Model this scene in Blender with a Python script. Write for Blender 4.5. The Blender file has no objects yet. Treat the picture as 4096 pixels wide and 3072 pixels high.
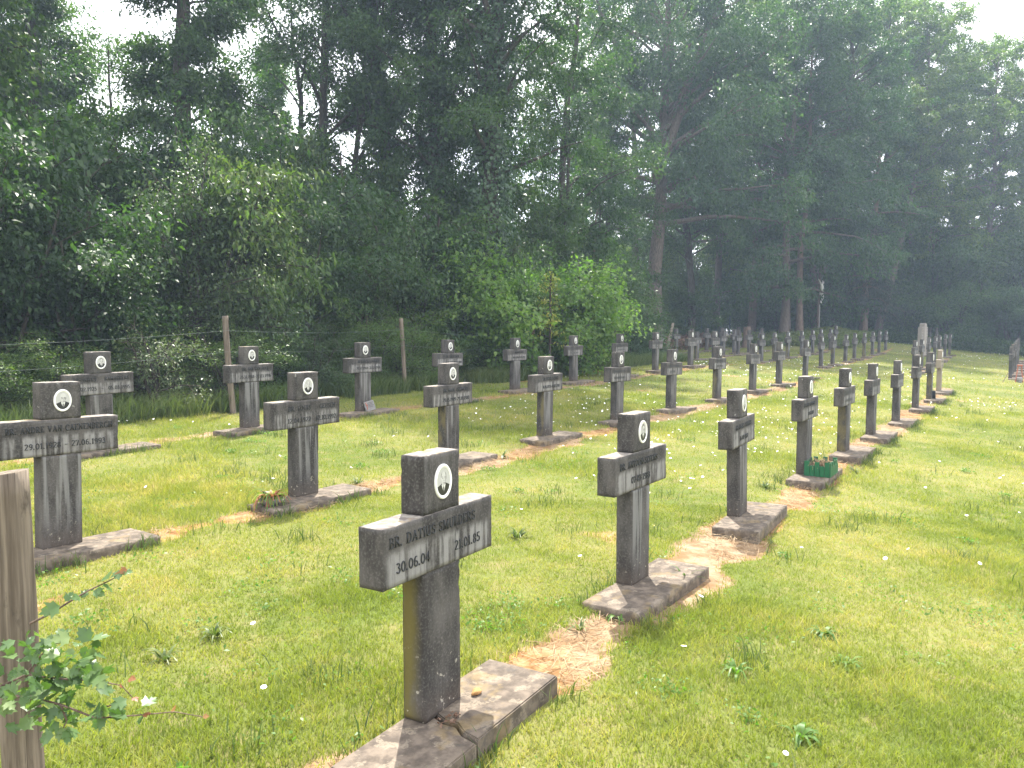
import bpy, bmesh, math, random
import numpy as np
from mathutils import Vector, Matrix

R = math.radians
SC = bpy.context.scene
COL = SC.collection
CAMZ = 1.68
PITCH, ROLL, FPX = R(3.987), R(-0.198), 3098.0      # focal length in pixels of a 4096 wide frame
ROWYAW = R(56.3)                                      # the grave rows run along this heading
SUN_EL, SUN_AZ = R(57.5), R(-3.0)

# ------------------------------------------------------------------ camera
def cam_axes():
    f = Vector((0, math.cos(PITCH), -math.sin(PITCH))); r = Vector((1, 0, 0)); d = f.cross(r)
    c, s = math.cos(ROLL), math.sin(ROLL)
    return c*r + s*d, -s*r + c*d, f
CR, CD, CF = cam_axes()
cam = bpy.data.cameras.new('camera'); cam_o = bpy.data.objects.new('camera', cam); COL.objects.link(cam_o)
cam.sensor_width = 36.0; cam.lens = FPX/4096*36.0; cam.clip_start = 0.05; cam.clip_end = 3000
m = Matrix((( CR.x, -CD.x, -CF.x, 0), (CR.y, -CD.y, -CF.y, 0), (CR.z, -CD.z, -CF.z, CAMZ), (0, 0, 0, 1)))
cam_o.matrix_world = m
SC.camera = cam_o

# ------------------------------------------------------------------ world, sun, exposure
SC.view_settings.view_transform = 'Standard'; SC.view_settings.look = 'None'
SC.view_settings.exposure = 1.65; SC.view_settings.gamma = 1.0
W = bpy.data.worlds.new('World'); SC.world = W; W.use_nodes = True
nt = W.node_tree; nt.nodes.clear()
def wn(t, **k):
    n = nt.nodes.new(t)
    for a, b in k.items(): setattr(n, a, b)
    return n
sky = wn('ShaderNodeTexSky', sky_type='NISHITA', sun_disc=False, sun_elevation=SUN_EL, sun_rotation=SUN_AZ)
sky.air_density = 1.0; sky.dust_density = 2.0
tc = wn('ShaderNodeTexCoord'); nz = wn('ShaderNodeTexNoise'); nz.inputs['Scale'].default_value = 2.2; nz.inputs['Detail'].default_value = 6
rp = wn('ShaderNodeValToRGB'); rp.color_ramp.elements[0].position = 0.24; rp.color_ramp.elements[1].position = 0.46
mx = wn('ShaderNodeMix', data_type='RGBA'); mx.inputs['B'].default_value = (8.6, 8.7, 9.1, 1)
bg = wn('ShaderNodeBackground'); bg.inputs['Strength'].default_value = 0.12
wo = wn('ShaderNodeOutputWorld')
L = nt.links.new
L(tc.outputs['Generated'], nz.inputs['Vector']); L(nz.outputs['Fac'], rp.inputs['Fac']); L(rp.outputs['Color'], mx.inputs['Factor'])
L(sky.outputs['Color'], mx.inputs['A']); L(mx.outputs['Result'], bg.inputs['Color']); L(bg.outputs['Background'], wo.inputs['Surface'])
sun = bpy.data.lights.new('sun', 'SUN'); sun.energy = 4.6; sun.angle = R(0.55); sun.color = (1.0, 0.95, 0.86)
sun_o = bpy.data.objects.new('sun', sun); COL.objects.link(sun_o)
SV = Vector((math.sin(SUN_AZ)*math.cos(SUN_EL), math.cos(SUN_AZ)*math.cos(SUN_EL), math.sin(SUN_EL)))
sun_o.rotation_euler = (-SV).to_track_quat('-Z', 'Y').to_euler(); sun_o.location = (0, 0, 40)
cy = SC.cycles
cy.max_bounces = 7; cy.diffuse_bounces = 3; cy.glossy_bounces = 2; cy.transmission_bounces = 4; cy.volume_bounces = 0
cy.use_denoising = True; cy.sample_clamp_indirect = 4.0
cy.caustics_reflective = False; cy.caustics_refractive = False

# ------------------------------------------------------------------ coordinates
DV = np.array([math.cos(ROWYAW), math.sin(ROWYAW)]); NV = np.array([math.sin(ROWYAW), -math.cos(ROWYAW)])
def xy(s, t): return DV[0]*s + NV[0]*t, DV[1]*s + NV[1]*t
def st(x, y): return x*DV[0] + y*DV[1], x*NV[0] + y*NV[1]
def at(px, py, Y):                                     # photo pixel (4096 wide) at a forward distance of Y metres
    v = CF*1.0 + CR*((px-2048)/FPX) + CD*((py-1536)/FPX)
    v = v*(Y/v.y); return Vector((v.x, v.y, v.z + CAMZ))
def colx(px, Y): return (px-2048)/FPX*Y

# measured crosses of the near block: s along the row, t across, z of the slab top (relative to the eye)
NEAR = [  # row, s, t, z, yaw, lean along, lean forward
 (1, 2.49, -2.12, -1.612, 59.0, .005, -.012), (1, 4.59, -2.16, -1.629, 55.1, -.004, -.003), (1, 6.71, -2.14, -1.609, 59.1, -.007, -.02),
 (1, 9.13, -2.14, -1.609, 56.4, .001, -.005), (1, 11.06, -2.08, -1.595, 55.5, 0, -.002), (1, 13.16, -2.07, -1.602, 56.3, .002, .001),
 (1, 15.68, -2.04, -1.63, 56.3, 0, 0), (1, 18.21, -2.0, -1.59, 56.3, 0, 0), (1, 20.7, -1.98, -1.59, 56.3, .01, 0), (1, 23.62, -2.03, -1.59, 56.3, -.02, 0),
 (2, 2.58, -5.45, -1.454, 56.7, .02, .004), (2, 4.69, -5.44, -1.477, 56.0, -.004, .021), (2, 7.01, -5.61, -1.481, 56.8, -.005, .001), (2, 9.21, -5.65, -1.462, 57.2, 0, .013),
 (2, 11.45, -5.63, -1.45, 56.3, .02, 0), (2, 13.75, -5.63, -1.45, 56.3, .02, 0), (2, 16.09, -5.55, -1.43, 56.3, .02, 0), (2, 18.69, -5.56, -1.41, 56.3, .02, 0),
 (2, 21.0, -5.55, -1.39, 56.3, .01, 0), (2, 23.9, -5.55, -1.36, 56.3, .03, 0),
 (3, 4.7, -8.83, -1.36, 56.5, -.01, 0), (3, 6.78, -8.9, -1.333, 60.0, -.002, .006), (3, 9.03, -8.97, -1.306, 56.4, -.001, .002), (3, 11.13, -8.9, -1.28, 56.3, .01, 0),
 (3, 13.88, -9.24, -1.27, 56.4, 0, .004), (3, 16.53, -9.28, -1.23, 56.3, -.01, 0), (3, 18.81, -9.14, -1.19, 56.3, 0, 0), (3, 21.2, -9.15, -1.15, 56.3, .01, 0),
 (3, 24.03, -9.15, -1.11, 56.3, .01, 0), (3, 26.6, -9.25, -1.11, 56.3, 0, 0)]
FAR = [   # row of the far block, s, t, z or None, lean
 (1, 30.93, -3.45, -1.42, 0), (1, 33.5, -3.48, -1.4, 0), (1, 35.73, -3.47, -1.34, 0), (1, 37.33, -3.39, -1.31, 0), (1, 39.27, -3.38, -1.28, 0), (1, 43.89, -3.53, -1.24, -.01), (1, 45.88, -3.48, -1.21, .06),
 (2, 30.04, -6.41, -1.29, 0), (2, 31.48, -6.3, -1.25, 0), (2, 34.74, -6.45, -1.24, 0), (2, 36.35, -6.38, -1.18, .01), (2, 38.63, -6.37, -1.16, 0), (2, 41.1, -6.4, -1.12, 0), (2, 42.38, -6.3, -1.07, 0), (2, 44.89, -6.35, -1.06, 0),
 (3, 31.44, -9.0, -1.22, .01), (3, 32.9, -8.89, -1.17, .01), (3, 35.14, -8.9, -1.13, -.01), (3, 37.95, -8.98, -1.09, 0), (3, 38.95, -8.7, -1.05, 0), (3, 40.6, -8.7, None, 0), (3, 42.54, -8.64, -.98, .01), (3, 44.2, -8.7, None, 0),
 (4, 30.45, -11.32, -1.14, .01), (4, 34.4, -11.55, -1.09, 0), (4, 35.6, -11.25, -1.08, 0), (4, 36.6, -11.75, None, 0), (4, 37.89, -11.44, -1.05, -.01), (4, 39.8, -11.4, None, 0),
 (5, 31.15, -14.0, -1.08, .01), (5, 32.7, -13.8, None, 0), (5, 34.24, -13.72, -1.01, 0), (5, 35.9, -13.6, None, 0), (5, 38.0, -13.6, None, 0), (5, 39.75, -13.4, -.95, 0), (5, 43.0, -13.6, None, 0)]
EDGE = [(0, 32.36, -.57, -1.63), (0, 34.0, -.55, None), (0, 35.5, -.5, None), (0, 37.3, -.5, None), (0, 39.0, -.5, None), (0, 41.2, -.5, None), (0, 43.2, -.5, None), (0, 45.5, -.5, None)]
CO = [-1.8551, -0.0142, -0.7856, 0.0194, -0.0041, -0.279]
def gpoly(s, t):
    s = np.clip(s, -5, 54)/10; t = np.clip(t, -19, 6)/10
    return CO[0] + CO[1]*s + CO[2]*t + CO[3]*s*s + CO[4]*s*t + CO[5]*t*t
_pts = np.array([(a[1], a[2], a[3]-.045) for a in NEAR] + [(a[1], a[2], a[3]-.05) for a in FAR if a[3]])
_res = _pts[:, 2] - gpoly(_pts[:, 0], _pts[:, 1])
S0, T0, DG = -8.0, -26.0, 0.4
GS = np.arange(S0, 66, DG); GT = np.arange(T0, 12, DG)
_a, _b = np.meshgrid(GS, GT, indexing='ij')
_w = np.exp(-((_a[..., None]-_pts[:, 0])**2 + (_b[..., None]-_pts[:, 1])**2)/(2*1.3**2))
GZ = gpoly(_a, _b) + (_w*_res).sum(-1)/(_w.sum(-1)+.25) + CAMZ
GZ += .55*np.exp(-((_a-48.5)**2/18 + (_b+10.2)**2/9))           # low fern bank under the crucifix
GZ += .25*np.exp(-((_a-49)**2/16 + (_b+6)**2/5))
def gz(s, t):
    s = np.asarray(s, float); t = np.asarray(t, float)
    u = np.clip((s-S0)/DG, 0, len(GS)-1.001); v = np.clip((t-T0)/DG, 0, len(GT)-1.001)
    i = u.astype(int); j = v.astype(int); u = u-i; v = v-j
    return GZ[i, j]*(1-u)*(1-v) + GZ[i+1, j]*u*(1-v) + GZ[i, j+1]*(1-u)*v + GZ[i+1, j+1]*u*v
def gzw(x, y): s, t = st(x, y); return gz(s, t)
_lat = np.random.default_rng(5).random((128, 128))
def vnoise(x, y, sc=1.0, off=0):
    x = np.asarray(x)*sc + off + 1000; y = np.asarray(y)*sc + off*1.7 + 1000
    i = np.floor(x).astype(int); j = np.floor(y).astype(int); u = x-i; v = y-j; u = u*u*(3-2*u); v = v*v*(3-2*v)
    g = lambda a, b: _lat[a % 128, b % 128]
    return g(i, j)*(1-u)*(1-v) + g(i+1, j)*u*(1-v) + g(i, j+1)*(1-u)*v + g(i+1, j+1)*u*v
def fbm(x, y, sc, off=0): return .55*vnoise(x, y, sc, off) + .3*vnoise(x, y, sc*2.1, off+7) + .15*vnoise(x, y, sc*4.3, off+13)
def sm(a, b, x): u = np.clip((x-a)/(b-a), 0, 1); return u*u*(3-2*u)
def dirt(s, t):                                        # worn earth strips between the slabs, 0..1
    n = fbm(s, t, 2.2); n2 = fbm(s, t, .9, 31)
    out = np.zeros_like(n)
    for t0, s0, s1, wd, k in ((-1.93, 1.2, 25.5, .27, 1.0), (-5.28, 0.5, 25.0, .26, .95), (-8.85, 1.0, 27.5, .24, .8),
                              (-3.25, 29.8, 46.5, .22, .75), (-6.15, 29.2, 46, .22, .75), (-8.65, 30, 45, .2, .7), (-11.2, 29.5, 41, .2, .6), (-.3, 31.5, 47, .35, .9)):
        d = np.abs(t-t0-(n2-.5)*.16)/wd + (n-.5)*1.7
        e = sm(s0-.4, s0+.4, s)*(1-sm(s1-.4, s1+.4, s))
        out = np.maximum(out, (1-sm(.35, 1.05, d))*e*k)
    out = np.maximum(out, .55*sm(.70, .82, fbm(s, t, .55, 51))*sm(.5, .66, n))       # a few bald spots
    return out

# ------------------------------------------------------------------ material helpers
def mat(name, rough=.8, spec=.3):
    m = bpy.data.materials.new(name); m.use_nodes = True; b = m.node_tree.nodes['Principled BSDF']
    b.inputs['Roughness'].default_value = rough; b.inputs['Specular IOR Level'].default_value = spec
    return m, m.node_tree, b
class N:
    def __init__(s, t): s.t = t
    def new(s, k, **kw):
        n = s.t.nodes.new(k)
        for a, b in kw.items(): setattr(n, a, b)
        return n
    def link(s, a, b): s.t.links.new(a, b)
    def put(s, v, sock):
        if isinstance(v, (int, float)): sock.default_value = v
        elif isinstance(v, tuple): sock.default_value = (*v, 1) if len(v) == 3 and sock.type == 'RGBA' else v
        else: s.link(v, sock)
    def math(s, op, a, b=0.0, clamp=False):
        n = s.new('ShaderNodeMath', operation=op, use_clamp=clamp); s.put(a, n.inputs[0]); s.put(b, n.inputs[1]); return n.outputs[0]
    def mix(s, f, a, b, bt='MIX'):
        n = s.new('ShaderNodeMix', data_type='RGBA', blend_type=bt); s.put(f, n.inputs['Factor']); s.put(a, n.inputs['A']); s.put(b, n.inputs['B']); return n.outputs['Result']
    def noise(s, vec, scale, detail=4, rough=.55, out='Fac'):
        n = s.new('ShaderNodeTexNoise'); s.put(scale, n.inputs['Scale']); s.put(detail, n.inputs['Detail']); s.put(rough, n.inputs['Roughness'])
        if vec is not None: s.link(vec, n.inputs['Vector'])
        return n.outputs[out]
    def ramp(s, v, a, b):                              # smooth 0..1 step
        n = s.new('ShaderNodeMapRange', interpolation_type='SMOOTHSTEP'); s.put(v, n.inputs['Value'])
        s.put(a, n.inputs['From Min']); s.put(b, n.inputs['From Max']); return n.outputs['Result']
    def mapv(s, vec, scale=(1, 1, 1), loc=(0, 0, 0)):
        n = s.new('ShaderNodeMapping'); s.link(vec, n.inputs['Vector']); n.inputs['Scale'].default_value = scale
        if isinstance(loc, tuple): n.inputs['Location'].default_value = loc
        else: s.link(loc, n.inputs['Location'])
        return n.outputs['Vector']
    def bump(s, h, strength, dist, b):
        n = s.new('ShaderNodeBump'); n.inputs['Strength'].default_value = strength; n.inputs['Distance'].default_value = dist
        s.link(h, n.inputs['Height']); s.link(n.outputs['Normal'], b.inputs['Normal'])

def leaf_mat(name, dark, mid, light, trans=.4, rough=.45, spec=.32, nscale=.35, tcol=None, lawn=False):
    m, t, b = mat(name, rough, spec); n = N(t)
    g = n.new('ShaderNodeNewGeometry'); tcn = n.new('ShaderNodeTexCoord')
    r = g.outputs['Random Per Island']
    big = n.noise(g.outputs['Position'], nscale, 3)
    f = n.math('ADD', n.math('MULTIPLY', r, .6), n.math('MULTIPLY', n.ramp(big, .3, .7), .4))
    if lawn:                                           # patches of drier and fresher turf
        f = n.math('ADD', n.math('MULTIPLY', r, .42), n.math('ADD', n.math('MULTIPLY', n.ramp(big, .3, .7), .32), n.math('MULTIPLY', n.ramp(n.noise(g.outputs['Position'], 3.2, 4), .35, .65), .30)))
    cr = n.new('ShaderNodeValToRGB'); e = cr.color_ramp.elements
    e[0].position = .08; e[0].color = (*dark, 1); e[1].position = .95; e[1].color = (*light, 1); q = e.new(.5); q.color = (*mid, 1)
    if lawn: q = e.new(.80); q.color = (*light, 1); e[len(e)-1].color = (.46, .37, .17, 1)
    n.link(f, cr.inputs['Fac'])
    n.link(cr.outputs['Color'], b.inputs['Base Color'])
    tr = n.new('ShaderNodeBsdfTranslucent')
    n.link(n.mix(1.0, cr.outputs['Color'], tcol or (1.5, 1.9, .55), 'MULTIPLY'), tr.inputs['Color'])
    mxs = n.new('ShaderNodeMixShader'); mxs.inputs['Fac'].default_value = trans
    n.link(b.outputs['BSDF'], mxs.inputs[1]); n.link(tr.outputs['BSDF'], mxs.inputs[2])
    n.link(mxs.outputs['Shader'], t.nodes['Material Output'].inputs['Surface'])
    return m
def flat_mat(name, col, rough=.7, var=.25, scale=20, spec=.3):
    m, t, b = mat(name, rough, spec); n = N(t); tcn = n.new('ShaderNodeTexCoord')
    f = n.noise(tcn.outputs['Object'], scale, 5)
    n.link(n.mix(f, tuple(c*(1-var) for c in col), tuple(min(1, c*(1+var)) for c in col)), b.inputs['Base Color'])
    return m
def bark_mat(name, a, b_, moss=0.0):
    m, t, b = mat(name, .9, .15); n = N(t); tcn = n.new('ShaderNodeTexCoord')
    v = n.mapv(tcn.outputs['Object'], (9, 9, 1.6)); f = n.noise(v, 3, 6, .65)
    c = n.mix(n.ramp(f, .3, .7), a, b_)
    if moss: c = n.mix(n.math('MULTIPLY', n.ramp(n.noise(tcn.outputs['Object'], 1.3, 4), .45, .65), moss), c, (.05, .07, .02))
    n.link(c, b.inputs['Base Color']); n.bump(f, .8, .03, b)
    return m

def concrete_mat(name, kind):
    m, t, b = mat(name, .85, .25); n = N(t); tcn = n.new('ShaderNodeTexCoord'); oi = n.new('ShaderNodeObjectInfo'); g = n.new('ShaderNodeNewGeometry')
    O = tcn.outputs['Object']; comb = n.new('ShaderNodeCombineXYZ')
    rr = n.math('MULTIPLY', oi.outputs['Random'], 37.0)
    for q in ('X', 'Y', 'Z'): n.link(rr, comb.inputs[q])
    V = n.new('ShaderNodeVectorMath', operation='ADD'); n.link(O, V.inputs[0]); n.link(comb.outputs[0], V.inputs[1]); V = V.outputs[0]
    sep = n.new('ShaderNodeSeparateXYZ'); n.link(O, sep.inputs[0]); X, Y, Z = sep.outputs
    nrm = n.new('ShaderNodeSeparateXYZ'); n.link(tcn.outputs['Normal'], nrm.inputs[0])
    front = n.ramp(n.math('MULTIPLY', nrm.outputs['Y'], -1.0), .6, .9); top = n.ramp(nrm.outputs['Z'], .6, .9)
    blot = n.noise(n.mapv(V, (1.2, 1.2, .45)) if kind != 'slab' else V, 7 if kind != 'slab' else 15, 6, .62); fine = n.noise(V, 90, 3, .6); mid = n.noise(V, 22, 5, .6)
    base = n.mix(n.ramp(blot, .35, .68), (.030, .027, .025), (.088, .080, .073))
    base = n.mix(n.math('MULTIPLY', n.ramp(fine, .45, .75), .45), base, (.16, .15, .14))
    # pitted air holes
    vor = n.new('ShaderNodeTexVoronoi'); vor.inputs['Scale'].default_value = 70; n.link(V, vor.inputs['Vector'])
    pit = n.math('MULTIPLY', n.math('SUBTRACT', 1.0, n.ramp(vor.outputs['Distance'], .12, .2)), n.ramp(mid, .5, .6))
    base = n.mix(n.math('MULTIPLY', pit, .7), base, (.02, .02, .02))
    sv = n.mapv(V, (24, 24, 1.1)); streak = n.noise(sv, 1.0, 3, .5); sv2 = n.mapv(V, (52, 52, 3.4)); streak2 = n.noise(sv2, 1.0, 2, .5)
    if kind == 'bar':      # rain washed pale streaks under the letters
        low = n.ramp(n.math('ADD', Z, n.math('MULTIPLY', streak2, .05)), .862, .825)
        edge = n.ramp(n.math('ABSOLUTE', X, 0), .375, .33)
        k = n.math('MULTIPLY', n.math('MULTIPLY', low, front), n.math('MULTIPLY', edge, n.ramp(n.math('ADD', n.math('MULTIPLY', streak, .5), n.math('ADD', n.math('MULTIPLY', streak2, .35), n.math('MULTIPLY', mid, .15))), .42, .58)))
        base = n.mix(n.math('MULTIPLY', k, .85), base, (.245, .235, .225))
    if kind == 'shaft':
        k = n.math('MULTIPLY', front, n.math('MULTIPLY', n.ramp(streak, .47, .6), n.ramp(Z, .05, .45)))
        base = n.mix(n.math('MULTIPLY', k, .65), base, (.22, .215, .205))
        lo = n.math('SUBTRACT', 1.0, n.ramp(n.math('ADD', Z, n.math('MULTIPLY', mid, .15)), .1, .33))
        base = n.mix(n.math('MULTIPLY', lo, .55), base, (.085, .062, .045))
        lich = n.math('MULTIPLY', n.ramp(n.noise(V, 38, 4, .6), .62, .68), n.math('SUBTRACT', 1.0, n.ramp(Z, .14, .34)))
        base = n.mix(n.math('MULTIPLY', lich, .75), base, (.34, .31, .24))
        # yellow green algae on one narrow side
        side = n.ramp(n.math('MULTIPLY', nrm.outputs['X'], -1.0), .6, .9)
        alg = n.math('MULTIPLY', n.math('MULTIPLY', side, n.ramp(blot, .42, .6)), n.ramp(oi.outputs['Random'], .72, .8))
        base = n.mix(n.math('MULTIPLY', alg, .5), base, (.15, .12, .025))
    if kind == 'shaft_algae':
        lo = n.math('SUBTRACT', 1.0, n.ramp(n.math('ADD', Z, n.math('MULTIPLY', mid, .15)), .1, .3))
        base = n.mix(n.math('MULTIPLY', lo, .5), base, (.085, .062, .045))
        side = n.ramp(n.math('MULTIPLY', nrm.outputs['X'], -1.0), .6, .9)
        ed = n.ramp(n.math('ADD', Y, n.math('MULTIPLY', blot, -.12)), -.155, -.09)
        base = n.mix(n.math('MULTIPLY', n.math('MULTIPLY', side, ed), .85), base, (.115, .095, .022))
        lich = n.math('MULTIPLY', n.ramp(n.noise(V, 30, 4, .6), .64, .69), n.math('SUBTRACT', 1.0, n.ramp(Z, .2, .45)))
        base = n.mix(n.math('MULTIPLY', lich, .8), base, (.36, .33, .27))
    if kind == 'head':
        k = n.math('MULTIPLY', front, n.ramp(streak, .52, .66))
        base = n.mix(n.math('MULTIPLY', k, .25), base, (.16, .155, .15))
        lich = n.ramp(n.noise(V, 20, 3, .5), .69, .73)
        base = n.mix(n.math('MULTIPLY', lich, .6), base, (.30, .29, .25))
    if kind == 'pale':
        base = n.mix(.85, base, n.mix(blot, (.20, .165, .12), (.30, .255, .19)))
    # paler tops with yellow lichen patches
    tb = n.mix(n.ramp(mid, .4, .62), (.15, .13, .12), (.32, .29, .25))
    base = n.mix(n.math('MULTIPLY', top, .85), base, n.mix(n.math('MULTIPLY', n.ramp(blot, .55, .64), .45), tb, (.36, .24, .06)))
    if kind == 'slab':
        sb = n.mix(n.ramp(blot, .35, .66), (.068, .054, .042), (.145, .115, .088))
        l2 = n.math('MULTIPLY', n.ramp(n.noise(V, 13, 4, .55), .53, .6), n.ramp(fine, .3, .55))
        sb = n.mix(n.math('MULTIPLY', l2, .5), sb, (.26, .215, .16))
        sb = n.mix(n.math('MULTIPLY', n.ramp(n.noise(V, 5.5, 4, .6), .54, .66), .5), sb, (.19, .135, .06))
        sb = n.mix(n.math('MULTIPLY', n.ramp(n.noise(V, 9, 4, .6), .60, .68), .6), sb, (.05, .045, .04))
        base = sb
    n.link(base, b.inputs['Base Color'])
    n.bump(n.math('ADD', n.math('MULTIPLY', mid, .6), n.math('SUBTRACT', n.math('MULTIPLY', fine, .4), pit)), .35, .006, b)
    return m

M = {}
M['bar'] = concrete_mat('weathered_concrete_crossbar', 'bar'); M['shaft'] = concrete_mat('weathered_concrete_shaft', 'shaft'); M['shaft_algae'] = concrete_mat('algae_concrete_shaft', 'shaft_algae')
M['head'] = concrete_mat('weathered_concrete_head', 'head'); M['slab'] = concrete_mat('lichen_concrete_slab', 'slab'); M['pale'] = concrete_mat('pale_concrete', 'pale')
M['ink'] = flat_mat('black_letter_paint', (.026, .027, .028), .6, .4, 60)
M['porcelain'] = flat_mat('white_porcelain', (.78, .77, .72), .25, .03, 8, .5)
for k, v in dict(ph_bg=.42, ph_skin=.50, ph_shade=.26, ph_dark=.035, ph_suit=.022, ph_shirt=.62, ph_hair=.09).items():
    M[k] = flat_mat('photograph_'+k[3:], (v, v*.98, v*.92), .3, .06, 30, .4)
M['wood'] = None
def wood_mat(name, a, b_):
    m, t, b = mat(name, .85, .2); n = N(t); tcn = n.new('ShaderNodeTexCoord')
    v = n.mapv(tcn.outputs['Object'], (60, 60, 2.2)); f = n.noise(v, 1, 5, .6)
    v2 = n.mapv(tcn.outputs['Object'], (22, 22, 7)); f2 = n.noise(v2, 1, 6, .7)
    c = n.mix(n.ramp(f, .3, .7), a, b_); c = n.mix(n.math('MULTIPLY', n.ramp(f2, .56, .72), .65), c, tuple(x*.38 for x in a))
    v3 = n.mapv(tcn.outputs['Object'], (140, 140, .9)); ck = n.ramp(n.noise(v3, 1, 2), .66, .7); c = n.mix(n.math('MULTIPLY', ck, .8), c, (.03, .02, .015))
    n.link(c, b.inputs['Base Color']); n.bump(n.math('SUBTRACT', f, ck), .6, .006, b); return m
M['wood'] = wood_mat('weathered_post_wood', (.080, .062, .047), (.20, .163, .125))
M['bark'] = bark_mat('dark_bark', (.030, .025, .022), (.085, .070, .058), .25)
M['bark_oak'] = bark_mat('oak_bark', (.070, .055, .048), (.170, .135, .112))
M['bark_pine'] = bark_mat('reddish_bark', (.080, .055, .045), (.20, .145, .11))
M['leaf_a'] = leaf_mat('leaf_maple', (0.018, 0.042, 0.017), (0.038, 0.075, 0.026), (0.075, 0.117, 0.038))
M['leaf_b'] = leaf_mat('leaf_lime', (0.020, 0.042, 0.013), (0.041, 0.077, 0.022), (0.090, 0.126, 0.034))
M['leaf_oak'] = leaf_mat('leaf_oak', (0.020, 0.047, 0.023), (0.041, 0.083, 0.036), (0.079, 0.126, 0.052))
M['leaf_ivy'] = leaf_mat('leaf_ivy', (0.019, 0.045, 0.021), (0.037, 0.079, 0.033), (0.067, 0.119, 0.047), .2, .35, .5)
M['leaf_hazel'] = leaf_mat('leaf_hazel', (.060, .115, .030), (.105, .180, .045), (.175, .240, .065), .45)
M['leaf_bramble'] = leaf_mat('leaf_bramble', (.040, .075, .022), (.075, .125, .035), (.14, .17, .055), .4)
M['leaf_c'] = leaf_mat('leaf_sunlit_tint', (.035, .062, .020), (.075, .115, .030), (.14, .175, .05), .45)  # lighter leaf colour, sunlight on the far crowns painted in
M['leaf_gold'] = leaf_mat('leaf_yellowing', (.13, .16, .03), (.24, .25, .05), (.34, .32, .08), .35)
M['leaf_shrub'] = leaf_mat('leaf_shrub', (0.025, 0.051, 0.019), (0.051, 0.085, 0.031), (0.101, 0.128, 0.051), .35)
M['leaf_pale'] = leaf_mat('leaf_pale_shrub', (.05, .08, .03), (.08, .11, .05), (.15, .17, .10), .3)
M['leaf_yew'] = leaf_mat('leaf_yew', (.010, .020, .012), (.018, .034, .018), (.040, .056, .030), .12)
M['leaf_thorn'] = leaf_mat('leaf_hawthorn', (.045, .085, .030), (.085, .145, .050), (.16, .21, .085), .3, .4, .35, 8)
M['leaf_red'] = leaf_mat('leaf_young_red', (.16, .05, .03), (.24, .09, .05), (.28, .16, .06), .35)
M['weed'] = leaf_mat('leaf_weed', (0.053, 0.114, 0.018), (0.088, 0.167, 0.031), (0.132, 0.211, 0.053), .4, nscale=3)
M['fern'] = leaf_mat('leaf_fern', (.05, .08, .02), (.10, .13, .035), (.18, .18, .06), .4)
M['grass'] = leaf_mat('grass_blade', (.125, .170, .028), (.215, .255, .042), (.345, .325, .090), .45, .55, .25, .5, (1.15, 1.2, .6), True)
M['tallgrass'] = leaf_mat('tall_grass_blade', (.05, .085, .025), (.085, .125, .035), (.16, .18, .065), .35, tcol=(1.2, 1.3, .6))
M['straw'] = leaf_mat('dry_straw', (.17, .11, .055), (.30, .21, .12), (.44, .34, .21), .2, .7, .2, 3, (1, .9, .7))
M['litter'] = leaf_mat('dead_leaf', (.08, .045, .03), (.17, .10, .065), (.28, .19, .14), .2, .7, .2, 2, (1, .8, .6))
M['daisy'] = flat_mat('daisy_white', (.82, .82, .80), .6, .03); M['daisy_eye'] = flat_mat('daisy_yellow', (.65, .42, .03), .6, .1)
M['buttercup'] = flat_mat('yellow_petal', (.80, .60, .02), .4, .1)
M['wire'] = flat_mat('galvanised_wire', (.13, .16, .15), .6, .2); M['greenwire'] = flat_mat('green_plastic_wire', (.012, .045, .040), .5, .2)
M['green_wood'] = flat_mat('green_painted_wood', (.010, .095, .036), .5, .35, 30)
M['soil'] = flat_mat('potting_soil', (.09, .06, .04), .95, .4, 60)
M['stone'] = flat_mat('field_stone', (.33, .18, .07), .9, .35, 40); M['greystone'] = flat_mat('grey_stone', (.20, .19, .18), .85, .35, 30)
M['granite'] = flat_mat('dark_granite', (.045, .045, .05), .35, .3, 80); M['white'] = flat_mat('white_painted_statue', (.72, .70, .66), .6, .06, 10)
M['lettergrey'] = flat_mat('engraved_line', (.07, .065, .06), .8, .2); M['rust'] = flat_mat('rusty_red_iron', (.30, .10, .06), .8, .3)
M['memorial'] = flat_mat('memorial_limestone', (.25, .22, .19), .85, .25, 8)
M['beam'] = wood_mat('dark_beam', (.07, .052, .04), (.14, .105, .085)); M['beam_pale'] = flat_mat('pale_post_face', (.46, .43, .40), .7, .1)

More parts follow.
